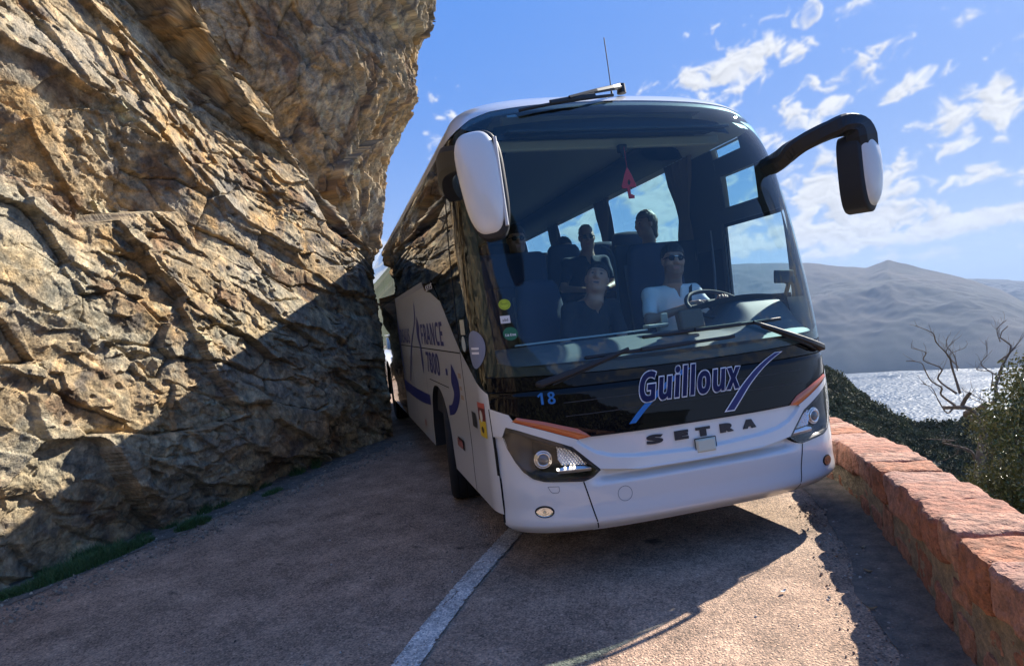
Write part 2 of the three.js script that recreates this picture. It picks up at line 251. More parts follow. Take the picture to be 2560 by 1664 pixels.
// far mountains
function range(name, r0, r1, crest, seed, amp, az0, az1) {
  const pos = [], idx = [], col = [], NA = 620, NR = 130;
  for (let j = 0; j <= NR; j++) for (let i = 0; i <= NA; i++) {
    const az = mix(az0, az1, i / NA), t = j / NR * 1.25, a = az * Math.PI / 180, shore = r0 * (1 + .02 * fbm(az * .3, seed, 0, 2)), r = mix(shore, r1, t), x = CX + r * Math.sin(a), z = CZ - r * Math.cos(a);
    const top = 1.66 + r1 * Math.tan((crest(az) + .16 * fbm(az * .55, 0, seed, 5) * t * t * t) * Math.PI / 180) + 400;
    const rid = ridged(x * .0012 + 3, z * .0012, seed, 5) * .7 + ridged(x * .0042, z * .0042, seed + 4, 4) * .3;
    const env = t < 1 ? Math.pow(t, .82) : 1 - (t - 1) * 1.6;
    pos.push(x, -404 + top * env + amp * rid * Math.sin(Math.PI * clamp(t)) , z);
    const k = .8 + .8 * fbm(x * .004, z * .004, 7, 5), g = sst(-.12, .15, fbm(x * .0022, z * .0022, 17, 5)); col.push(k * mix(.045, .018, g), k * mix(.038, .021, g), k * mix(.032, .018, g));
  }
  for (let j = 0; j < NR; j++) for (let i = 0; i < NA; i++) { const a = j * (NA + 1) + i; idx.push(a, a + 1, a + NA + 2, a, a + NA + 2, a + NA + 1); }
  structure(name, geo(pos, idx, null, col), std({ vertexColors: true, roughness: 1 }));
}
range('far_mountains', 3270, 4600, poly([[-30, 3.4], [-8, 4.6], [3.9, 4.35], [6, 4.8], [14, 4.4], [22, 3.0], [30, 2.6], [35.5, 2.5], [39.6, 1.97], [42.4, 1.3], [43.6, 1.1], [45.1, 1.5], [46.3, 1.0], [47.1, .61], [49.5, -.33], [51.7, -1.5], [53, -2.5], [58, -4.2], [64, -6.9], [70, -7.4]]), 2.5, 85, -30, 70);
range('far_mountains', 6500, 8200, poly([[30, .5], [46, .1], [49, -.45], [50.8, -.66], [53, -1.1], [58, -1.6], [70, -2], [90, -2.6], [110, -3]]), 8.5, 160, 30, 110);
scene.fog = new THREE.FogExp2(new THREE.Color(.56, .74, 1.0), 0.000085);
// ------------------------------------------------------------------ the rock cliff beside the road
const rockTex = pixels(1024, (x, y) => { const a = tvor(x, y, 60, 4), f = tfbm(x, y, 8, 6, 3), st = tfbm(x * 1, y, 24, 3, 8); const k = .80 + .36 * f + .12 * (a[2] - .5) + .14 * st; return [k * (1 + .06 * f), k, k * (1 - .07 * f)]; }, true);
const rockBump = pixels(1024, (x, y) => { const a = tvor(x, y, 70, 4), b = tvor(x, y, 26, 14); return .45 + .55 * tfbm(x, y, 14, 5, 3) + .16 * (a[2] - .5) + .14 * (b[2] - .5) - .3 * (1 - sst(0, .10, b[1] - b[0])) * (b[2] > .5 ? 1 : .2); });
// stone colours: tan, grey, ochre, rust and pale beds; a, b run along and across the bedding
function stoneColour(a, b, s, h, tone, low, col, p) {
  const n1 = fbm(a * .8, b * 1.5, 2.2, 4), n2 = fbm(a * 2.3 + 9, b * 3.5, 4.4, 4), n3 = fbm(s * 1.3 + 20, h * 1.3, 6.6, 4), n4 = fbm(a * 7, b * 13, 1.1, 3);
  let R = .56, G = .41, B = .23; const lay = (r, g, q, k) => { R = mix(R, r, k); G = mix(G, g, k); B = mix(B, q, k); };
  lay(.46, .41, .32, sst(-.06, .24, n1) * .8); lay(.60, .36, .13, sst(.0, .25, n3) * .8); lay(.70, .57, .36, sst(.03, .28, n2) * .75); lay(.25, .14, .07, sst(.10, .30, fbm(a * 1.7 + 31, b * 2.4, 8.8, 4)) * .8); lay(.15, .135, .125, sst(.17, .34, fbm(a * 2.6 + 51, b * 3, 3.8, 4)) * .7);
  if (low) lay(.54, .47, .30, .5 * sst(-.2, .3, n1 + n3));
  const k = .97 + .28 * (tone - .5) + .42 * n4; col[p] = clamp(R * k, .03, .7); col[p + 1] = clamp(G * k, .03, .7); col[p + 2] = clamp(B * k, .02, .7);
}
{
  const Ax = -4.81, Az = -2.1, dx = .5894, dz = -.8079;
  // plan of the cliff's foot by distance s along it
  const plan = [[-14, -13.5, 9.0], [-9, -10.1, 5.2], [-5, -7.75, 1.94], [-2, -5.99, -.48], [0, Ax, Az], [2.5, Ax + 2.5 * dx, Az + 2.5 * dz], [4.9, Ax + 4.9 * dx, Az + 4.9 * dz], [6.3, Ax + 6.3 * dx, Az + 6.3 * dz], [6.75, -1.0, -7.62], [7.3, -1.7, -8.15], [8.5, -3.2, -8.7], [12, -7.5, -9.8]];
  const px = pchip(plan.map((p) => p[0]), plan.map((p) => p[1])), pz = pchip(plan.map((p) => p[0]), plan.map((p) => p[2]));
  const Lt = poly([[-9, 3.8], [-.5, 3.35], [.5, 3.2], [.95, 2.84], [1.6, 3.03], [2.4, 3.2], [2.62, 2.86], [3.6, 2.5], [4.3, 2.25], [5, 1.95], [6, 1.8]]);
  const Bl = poly([[-9, 4.9], [-.5, 4.55], [.78, 4.43], [1.36, 4.40], [2.27, 4.06], [2.9, 3.62], [3.6, 3.25], [4.5, 2.75], [5, 2.4], [6, 2.2]]);
  const Bt = poly([[-9, 6.6], [0, 6.3], [2, 6.1], [3.15, 6.0], [4.2, 5.9], [4.55, 5.45], [4.8, 4.95], [5.0, 4.4], [5.15, 3.9], [5.35, 3.3], [6, 3]]);
  function macro(s, h) {
    const w = .09 * fbm(s * 1.3, h * 1.3, 5.1, 3), lt = Lt(s) + w, bl = Math.max(lt + .12, Bl(s) + w * .8), bt = Math.max(bl + .3, Bt(s) + w), near = sst(3.4, 1.8, s), back = sst(5.0, 3.8, s);
    let D = .03 + .12 * sst(0, .7, h) - .20 * Math.max(0, h - .8) - .20 * (clamp(s, -2, 3.4) - 2.0) * sst(.6, 2.4, h);
    if (h > lt && h < bl) D -= (.08 + .58 * near) * sst(lt, lt + .10, h) * Math.pow(1 - (h - lt) / (bl - lt), .9);
    if (h >= bl) D += (.05 + .06 * near) * sst(bl, bl + .03, h) - .12 * (h - bl) * back;
    if (h > bt) D -= mix(.05, .95, sst(1.0, 4.2, s)) * Math.min(3, h - bt);
    if (h > 7.5) D -= .55 * Math.pow(h - 7.5, 1.3);
    return D;
  }
  const cb = Math.cos(-.40), sb = Math.sin(-.40);
  function facet(a, b, c, sc, sx, n, tilt, amp = 1, bias = 0) { const v = voronoi(a / (sc * sx), b / sc, c / sc, n); const t1 = hash3(v.i, v.j, v.k, n + 5) - .5, t2 = hash3(v.i, v.j, v.k, n + 6) - .5, o = hash3(v.i, v.j, v.k, n + 7) - .5; return o + tilt * (t1 * v.dx + t2 * v.dy) - (bias / amp) * v.dy * sc; }
  const ss = [], hs = [];
  for (let s = -14; s < -1.2; s += .09) ss.push(s); for (let s = -1.2; s < -.1; s += .03) ss.push(s); for (let s = -.1; s < 6.7; s += .0096) ss.push(s); for (let s = 6.7; s < 12; s += .1) ss.push(s);
  for (let h = -.12; h < 5.7; h += .0098) hs.push(h); for (let h = 5.7; h < 7.2; h += .022) hs.push(h); for (let h = 7.2; h <= 12; h += .12) hs.push(h);
  const NS = ss.length, NH = hs.length, pos = new Float32Array(NS * NH * 3), col = new Float32Array(NS * NH * 3), uv = new Float32Array(NS * NH * 2);
  const frame = ss.map((s) => { const e = .35, ax = px(s - e), az = pz(s - e), bx = px(s + e), bz = pz(s + e), l = Math.hypot(bx - ax, bz - az); return [px(s), pz(s), -(bz - az) / l, (bx - ax) / l]; });
  for (let j = 0; j < NH; j++) for (let i = 0; i < NS; i++) {
    const s = ss[i], h = hs[j], o = j * NS + i, f = frame[i], D = macro(s, h);
    const ws = s + .05 * noise(s * 1.7, h * 1.7, 1) + .010 * noise(s * 9, h * 9, 2), wh = h + .05 * noise(s * 1.7, h * 1.7, 11) + .010 * noise(s * 9, h * 9, 12);
    const a = ws * cb + wh * sb, b = -ws * sb + wh * cb, c = D * .8;
    const bl = Bl(s), lt = Lt(s), under = sst(lt, lt + .2, h) * sst(bl + .05, bl - .25, h);
    const fine = ss[Math.min(NS - 1, i + 1)] - s < .02 ? 1 : 0;
    let d = .15 * facet(a, b, c, 1.0, 2.2, 10, 1.5, .15, 0) * (1 - .45 * under) + .095 * facet(a, b, c, .36, 2.3, 20, 1.6, .095, .05) * (1 - .4 * under);
    const V2 = { d1: VO.d1, d2: VO.d2, h: hash3(VO.i, VO.j, VO.k, 44) };
    d -= .05 * (1 - sst(0, .09, V2.d2 - V2.d1)) * (V2.h > .72 ? 1 : .08);
    const rug = .25 + 1.1 * sst(-.18, .25, fbm(s * 1.1 + 3, h * 1.1, 15.5, 3)); d += .042 * rug * facet(a + .3, b, c, .14, 2.2, 30, 1.8, .042, .06) * (1 - .35 * under);
    const tone = hash3(VO.i, VO.j, VO.k, 71);
    if (fine) {
      d += .017 * rug * facet(a, b, c, .062, 1.5, 40, 1.8);
      const v = voronoi(a / .16, b / .10, 3.7, 90), hole = hash3(v.i, v.j, v.k, 95); if (hole > .70 && under < .5) d -= (.02 + .07 * (hole - .70) / .3) * (1 - sst(.12, .33, v.d1)) * (h > lt ? 1 : .5);
      d += .007 * ridged(s * 22, h * 22, 3, 3);
    }
    d += .03 * fbm(s * 1.6, h * 1.6, 7, 3) + .012 * sst(-.05, .25, fbm(s * .7, h * .7, 71, 2)) * (1 - Math.abs(((b * 7.5 + .6 * noise(a * 1.5, b * 1.5, 9)) % 1 + 1) % 1 * 2 - 1));
    let t = D + d; if (s > 4 && h < 3.9) { const most = (-1.47 + .03 * noise(s * 5, h * 5, 2) + .02 * noise(s * 17, h * 17, 4) - px(s)) / f[2]; if (f[2] > .3) t = Math.min(t, most + .25 * d); }
    const p = 3 * o; pos[p] = f[0] + f[2] * t; pos[p + 1] = h + .05 * fbm(s * 3, h * 3, 21, 3) * (h > .2 ? 1 : 0); pos[p + 2] = f[1] + f[3] * t;
    uv[2 * o] = s + t * .6; uv[2 * o + 1] = h + t * .4;
    stoneColour(a, b, s, h, tone, h < lt ? 1 : 0, col, p);
  }
  const idx = new Uint32Array((NS - 1) * (NH - 1) * 6); let q = 0;
  for (let j = 0; j < NH - 1; j++) for (let i = 0; i < NS - 1; i++) { const a = j * NS + i; idx[q++] = a; idx[q++] = a + 1; idx[q++] = a + NS + 1; idx[q++] = a; idx[q++] = a + NS + 1; idx[q++] = a + NS; }
  const g = new THREE.BufferGeometry(); g.setAttribute('position', new THREE.BufferAttribute(pos, 3)); g.setAttribute('uv', new THREE.BufferAttribute(uv, 2)); g.setAttribute('color', new THREE.BufferAttribute(col, 3)); g.setIndex(new THREE.BufferAttribute(idx, 1)); g.computeVertexNormals();
  const cliff = thing('rock_cliff', 'rugged ochre cliff beside the road, its lower half in the shadow of the coach', 'cliff');
  mesh('rock_face', g, std({ vertexColors: true, map: rep(rockTex, 1 / .9), bumpMap: rep(rockBump, 1 / .55), bumpScale: .016, roughness: .95 }), cliff);

}
// the overhanging pinnacle further along
{
  const edge = pchip([-.1, 2.2, 3.3, 4.5, 4.9, 5.25, 5.8, 6.3, 7.05, 7.5, 8, 9, 10.5, 12], [-1.75, -1.6, -1.36, -1.06, -.92, -.74, -.40, -.18, -.12, .08, .22, .3, -.3, -2.2]);
  const fs = [], hs = []; for (let f = -1.3; f < -.25; f += .05) fs.push(f); for (let f = -.25; f < 2.1; f += .0052) fs.push(f); for (let f = 2.1; f < 4.1; f += .06) fs.push(f);
  for (let h = -.1; h < 3; h += .1) hs.push(h); for (let h = 3; h < 8.6; h += .0135) hs.push(h); for (let h = 8.6; h <= 12; h += .1) hs.push(h);
  const NS = fs.length, NH = hs.length, pos = new Float32Array(NS * NH * 3), col = new Float32Array(NS * NH * 3), uv = new Float32Array(NS * NH * 2), R = 2.9;
  function fac(a, b, c, sc, sx, n, tilt) { const v = voronoi(a / (sc * sx), b / sc, c / sc, n); return hash3(v.i, v.j, v.k, n + 7) - .5 + tilt * ((hash3(v.i, v.j, v.k, n + 5) - .5) * v.dx + (hash3(v.i, v.j, v.k, n + 6) - .5) * v.dy); }
  for (let j = 0; j < NH; j++) for (let i = 0; i < NS; i++) {
    const f = fs[i], h = hs[j], o = j * NS + i, p = 3 * o, s = f * R, ws = s + .05 * noise(s * 1.6, h * 1.6, 31) + .01 * noise(s * 9, h * 9, 32), wh = h + .05 * noise(s * 1.6, h * 1.6, 37) + .01 * noise(s * 9, h * 9, 38), a = ws * .5 + wh * .87, b = -ws * .87 + wh * .5;
    let d = .34 * fac(a, b, 1, 1.3, 1.8, 50, 1.3) + .13 * fac(a, b, 2, .5, 2.0, 60, 1.4); const cr = VO.d2 - VO.d1; d -= .04 * (1 - sst(0, .08, cr)); d += .075 * fac(a, b, 3, .2, 1.8, 70, 1.8); const tone = hash3(VO.i, VO.j, VO.k, 72); d += .032 * fac(a, b, 4, .08, 1.7, 80, 1.8) + .10 * fbm(s * .8, h * .8, 41, 4);
    const v = voronoi(a / .34, b / .17, 7.7, 91), hole = hash3(v.i, v.j, v.k, 96); if (hole > .8) d -= .07 * (1 - sst(.08, .3, v.d1));
    const rr = R + d, x0 = edge(h) - R; pos[p] = x0 + rr * Math.cos(f); pos[p + 1] = h + .05 * fbm(s * 2, h * 2, 51, 3); pos[p + 2] = -9.35 + rr * .62 * Math.sin(f); uv[2 * o] = s; uv[2 * o + 1] = h;
    stoneColour(a * .8 + 40, b * .8, s + 30, h, tone, 0, col, p);
  }
  const idx = []; for (let j = 0; j < NH - 1; j++) for (let i = 0; i < NS - 1; i++) { const a = j * NS + i; idx.push(a, a + NS + 1, a + 1, a, a + NS, a + NS + 1); }
  const pin = thing('rock_cliff', 'smoother grey and tan rock pinnacle leaning over the road behind the nearer cliff', 'cliff');
  mesh('rock_face', geo(pos, idx, uv, col), std({ vertexColors: true, map: rep(rockTex, 1 / 1.1), bumpMap: rep(rockBump, 1 / .7), bumpScale: .03, roughness: .95 }), pin);
}
// ------------------------------------------------------------------ the low stone wall on the seaward side
const stoneMap = pixels(512, (x, y) => { const f = tfbm(x, y, 6, 6, 41), g = tvor(x, y, 70, 6), h = tfbm(x, y, 30, 4, 44); const k = .82 + .3 * f + .1 * (g[2] - .5) + .12 * h; return [k, k * (1 - .05 * f), k * (1 - .08 * f)]; }, true);
const stoneBump = pixels(512, (x, y) => .5 + .5 * tfbm(x, y, 9, 6, 43) - .25 * (1 - sst(.05, .3, tvor(x, y, 26, 16)[0])) * (tvor(x, y, 26, 16)[2] > .7 ? 1 : 0));
{
  const wall = thing('stone_wall', 'low roadside wall of pink stone blocks with rough flat capping stones', 'wall');
  const L = wallCurve.getLength(), topAt = poly([[-6, .40], [-.94, .41], [-.3, .465], [.49, .51], [1.1, .55], [1.5, .60], [3, .64], [8, .66]]), Wd = .33;
  const tz = []; for (let i = 0; i <= 400; i++) tz.push(wallCurve.getPointAt(i / 400));
  // (distance along, offset outwards, height) -> world
  const put = (t, o, y) => { const u = clamp(t / L), f = u * 400, i = Math.min(399, Math.floor(f)), p = tz[i].clone().lerp(tz[i + 1], f - i), d = tz[i + 1].clone().sub(tz[i]).normalize(); return [p.x - d.z * -1 * o * 1, y, p.z - d.x * o]; };
  const mats = [[.50, .235, .155], [.46, .205, .13], [.54, .285, .195], [.49, .205, .11], [.52, .275, .20]].map((c) => std({ color: rgb(...c), map: rep(stoneMap, 2.6), bumpMap: rep(stoneBump, 2.6), bumpScale: .022, roughness: .92 }));
  const lean = (o, t) => topAt(put(t, 0, 0)[2]);
  // one rough block spanning t0..t1, offsets o0..o1, heights y0..y1 (fractions are functions of t)
  function block(t0, t1, o0, o1, y0, y1, seed, n = 9, rough = 1, tip = 0) {
    const pos = [], uv = [], idx = [], r = .16, map = new Map();
    const vert = (a, b, c, fu, fv) => {   // a, b, c in -1..1
      const sq = (v) => Math.sign(v) * (1 - Math.pow(1 - Math.abs(v), 1.6) * .0) * Math.abs(v);
      const e = Math.pow(Math.pow(Math.abs(a), 11) + Math.pow(Math.abs(b), 11) + Math.pow(Math.abs(c), 11), 1 / 11) || 1, k = 1 / e, m = Math.max(Math.abs(a), Math.abs(b), Math.abs(c));
      let A = sq(a) * k * m, B = sq(b) * k * m, Cc = sq(c) * k * m;
      const hx = (t1 - t0) / 2, hy = (y1 - y0) / 2, ho = (o1 - o0) / 2, q = [A * hx, B * hy, Cc * ho];
      const N = (s, o) => fbm(q[0] * s + seed * 3.1, q[1] * s + o, q[2] * s + seed, 4);
      q[0] += (n > 10 ? .45 : 1) * rough * (.020 * N(6, 0) + .006 * N(22, 3)); q[1] += rough * (.016 * N(5, 7) + .012 * N(21, 9)); q[2] += rough * (.026 * N(6, 13) + .016 * N(20, 15));
      q[1] += tip * A * hx * (B > 0 ? 1 : 0); const skew = .10 * (hash3(seed, 3, 1, 0) - .5); q[0] += skew * B * hy * 2;
      return [(t0 + t1) / 2 + q[0], (o0 + o1) / 2 + q[2], (y0 + y1) / 2 + q[1], fu, fv];
    };
    for (const [ax, sg] of [[0, 1], [0, -1], [1, 1], [1, -1], [2, 1], [2, -1]]) {
      const base = pos.length / 3;
      for (let j = 0; j <= n; j++) for (let i = 0; i <= n; i++) {
        const u = i / n * 2 - 1, v = j / n * 2 - 1, c = [0, 0, 0]; c[ax] = sg; c[(ax + 1) % 3] = u; c[(ax + 2) % 3] = v;
        const [t, o, y] = vert(...c), p = put(t, o, y); pos.push(...p); uv.push(ax === 1 ? t + seed * .37 : (ax === 2 ? t + seed * .37 : o), ax === 1 ? o : y + seed * .21);
      }
      for (let j = 0; j < n; j++) for (let i = 0; i < n; i++) { const a = base + j * (n + 1) + i; sg > 0 ? idx.push(a, a + 1, a + n + 2, a, a + n + 2, a + n + 1) : idx.push(a, a + n + 2, a + 1, a, a + n + 1, a + n + 2); }
    }
    return geo(pos, idx, uv);
  }
  const r = mulberry(41), tFrom = 3.2, tTo = 15;
  // mortar core
  const core = grid(420, 22, (u, v) => {
    const t = mix(tFrom, tTo, u), H = lean(0, t) - .05, ring = v * 2 * (H + Wd), rough = .012 * fbm(t * 9, v * 30, 2, 4);
    let o, y; if (v < .45) { y = H * (v / .45); o = .035 + rough; } else if (v < .55) { o = mix(.035, Wd - .03, (v - .45) / .1); y = H + rough; } else { y = H * (1 - (v - .55) / .45) - (v > .56 ? .6 * (v - .55) / .45 : 0); o = Wd - .03 - rough; }
    const p = put(t, o, y); return [p[0], p[1], p[2], t, ring];
  });
  mesh('mortar', core, std({ color: rgb(.40, .33, .235), map: rep(stoneMap, 2.2), bumpMap: rep(stoneBump, 3), bumpScale: .018, roughness: 1 }), wall).userData.label = 'grey lime mortar core between the stones';
  let k = 0;
  for (let t = tFrom; t < tTo;) {
    const w = .25 + .17 * r(), H = lean(0, t + w / 2), ch = .17 + .07 * r(), gap = .016 + .012 * r(), tip = .05 * (r() - .5);
    mesh('cap_stone', block(t + gap / 2, t + w - gap / 2, -.015 - .012 * r(), Wd + .015 * r(), H - ch, H + .022 * (r() - .5), 100 + k, 12, 1, tip), mats[k % 5], wall);
    // face stones under the cap, one or two high
    const left = H - ch - .015;
    const two = r() > .45; let y0 = -.05;
    for (let q = 0; q < (two ? 2 : 1); q++) {
      const y1 = q === (two ? 1 : 0) ? left - .02 - .05 * r() : left * (.42 + .16 * r()), sh = .03 * (r() - .5), in0 = .012 + .03 * r();
      if (y1 - y0 > .06) mesh('stone', block(t + .022 + sh + .03 * r(), t + w - .022 + sh - .03 * r(), in0, .16, y0 + .014, y1 - .012, 300 + k * 2 + q, 9, 1.1), mats[Math.floor(r() * 5)], wall);
      y0 = y1 + .012 + .02 * r();
    }
    t += w; k++;
  }
}
// ------------------------------------------------------------------ the coach
const bus = thing('coach_bus', 'white and black touring coach squeezing between the cliff and the wall', 'coach');
const PY = [.29, .40, .55, .75, .95, 1.15, 1.35, 1.7, 2.1, 2.5, 2.8, 3.0, 3.12, 3.22, 3.30, 3.36, 3.40];
const zs = pchip(PY, [-.01, .0, .0, -.02, -.03, -.05, -.08, -.15, -.24, -.35, -.46, -.57, -.67, -.82, -1.02, -1.35, -1.8]);
const hw = pchip(PY, [1.27, 1.285, 1.29, 1.29, 1.295, 1.30, 1.305, 1.31, 1.31, 1.30, 1.28, 1.245, 1.20, 1.13, 1.04, .92, .75]);
const bow = (t) => { t = Math.min(1, Math.abs(t)); return -.5 * (1 - Math.pow(1 - Math.pow(t, 3.2), 1 / 2.4)); };
const unbow = (b) => Math.pow(clamp(1 - Math.pow(clamp(1 - Math.abs(b) / .5), 2.4)), 1 / 3.2);   // share of the half width where the nose has fallen back by b
const rawF = (th, y) => { const t = Math.sin(th); return V(t * hw(y), y, zs(y) + bow(t)); };
const cA = V(0, 0, 0), cB = V(0, 0, 0);
function nF(th, y) { const e = .004, a = rawF(Math.min(1.5706, th + e), y).sub(rawF(Math.max(-1.5706, th - e), y)), b = rawF(th, y + e).sub(rawF(th, y - e)); return a.cross(b).normalize(); }
function FS(T, y, off = 0) { const th = Math.asin(clamp(T, -1, 1)), p = rawF(th, y); return off ? p.addScaledVector(nF(clamp(th, -1.55, 1.55), y), off) : p; }
const fx = (x, y, off = 0) => FS(x / hw(y), y, off);   // by metres across the front
function patchF(T0, T1, yb, yt, nx, ny, off = 0) {
  const a = Math.asin(T0), b = Math.asin(T1), fo = typeof off === 'function' ? off : () => off;
  return grid(nx, ny, (u, v) => { const th = mix(a, b, u), T = Math.sin(th), y = mix(yb(T), yt(T), v), p = rawF(th, y), o = fo(T, y); if (o) p.addScaledVector(nF(clamp(th, -1.55, 1.55), y), o); return [p.x, p.y, p.z, T * 1.3, y]; });
}
function SP(z, y, off = 0, sg = -1) {   // a point on the side, sg -1 door side
  const b = z - zs(y), t = b > -.5 ? unbow(Math.min(0, b)) : 1, w = hw(y); let nx = 1, nz = 0, ny = -(hw(y + .02) - hw(y - .02)) / .04;
  if (b > -.5) { const t2 = unbow(Math.min(0, b + .01)), t1 = unbow(b - .01); nz = (t1 - t2) * w / .02; }
  const l = Math.hypot(nx, ny, nz); return V(sg * (w * t + off * nx / l), y + off * ny / l, z + off * nz / l);
}
function patchS(z0, z1, yb, yt, nz, ny, off = 0, sg = -1) {
  const A = typeof z0 === 'function' ? z0 : () => z0, B = typeof z1 === 'function' ? z1 : () => z1;
  return grid(nz, ny, (u, v) => { let z = mix(A(1.2), B(1.2), u), y = mix(yb(z), yt(z), v); z = mix(A(y), B(y), u); y = mix(yb(z), yt(z), v); const p = SP(z, y, off, sg); return [p.x, p.y, p.z, z, y]; });
}
const M = {
  white: phy({ color: rgb(.76, .745, .715), roughness: .32, clearcoat: 1, clearcoatRoughness: .04 }),
  rim: std({ color: rgb(.6, .6, .59), roughness: .4 }),
  black: phy({ color: rgb(.004, .0045, .007), roughness: .03, specularIntensity: .5 }),
  navy: phy({ color: rgb(.008, .012, .03), roughness: .2, clearcoat: 1, clearcoatRoughness: .015, metalness: .3 }),
  plastic: std({ color: rgb(.018, .018, .02), roughness: .55 }),
  gap: std({ color: rgb(.006, .006, .007), roughness: .9 }),
  rubber: std({ color: rgb(.016, .016, .018), roughness: .8 }),
  glass: phy({ color: rgb(.72, .93, .95), transmission: 1, thickness: 0, roughness: 0, ior: 1.52, side: THREE.DoubleSide }),
  tinted: phy({ color: rgb(.16, .20, .21), transmission: 1, thickness: 0, roughness: 0, ior: 1.6, side: THREE.DoubleSide }),
  pale: phy({ color: rgb(.62, .80, .82), transmission: 1, thickness: 0, roughness: 0, ior: 1.5, side: THREE.DoubleSide }),
  lens: phy({ color: rgb(.97, .97, .97), transmission: 1, thickness: 0, roughness: 0, ior: 1.5, side: THREE.DoubleSide }),
  chrome: std({ color: rgb(.8, .8, .8), metalness: 1, roughness: .12 }),
  silver: std({ color: rgb(.62, .63, .65), metalness: 1, roughness: .3 }),
  amber: phy({ color: rgb(.62, .13, .025), roughness: .25, clearcoat: 1, clearcoatRoughness: .05 }),
  blue: std({ color: rgb(.008, .014, .135), roughness: .5 }),
  sky: std({ color: rgb(.015, .17, .50), roughness: .5 }),
  decal: std({ color: rgb(.85, .85, .9), roughness: .45 }),
  grey: std({ color: rgb(.22, .23, .25), roughness: .7 }),
};
const mir = (list, x) => lerpAt(list.map((p) => p[0]), list.map((p) => p[1]), Math.abs(x));
// outlines on the front, by distance from the middle (metres) -> height
const HLT = [[.683, .673], [.744, .734], [.839, .829], [.999, .898], [1.132, .954], [1.198, .976], [1.22, .915]];
const HLB = [[.683, .673], [.735, .635], [.794, .618], [1.029, .636], [1.089, .656], [1.138, .699], [1.174, .76], [1.207, .845], [1.22, .915]];
const LIP = [[0, .642], [.435, .647], [.69, .680]], WT = [[0, .880], [.45, .882], [.716, .886], [.796, .873], [.842, .833]];
const BB = [[0, .884], [.718, .888], [.74, .905], [.792, .942], [.987, 1.006], [1.133, 1.042], [1.208, 1.072], [1.262, 1.096], [1.3, 1.10]];
const AT = [[.718, .884], [.74, .903], [.792, .939], [.987, 1.003], [1.133, 1.038], [1.159, 1.014]], AB = [[.718, .882], [.796, .874], [.994, .952], [1.159, 1.012]];
const X = 1.292, fT = (list) => (T) => mir(list, T * X);
const lowOff = (T, y) => (y < .36 ? -.055 * Math.pow((.36 - y) / .07, 1.6) : 0) - .012 * sst(.36, .48, y) * (1) - .040 * sst(.575, .635, y) * (1 - sst(.50, .60, Math.abs(T)));
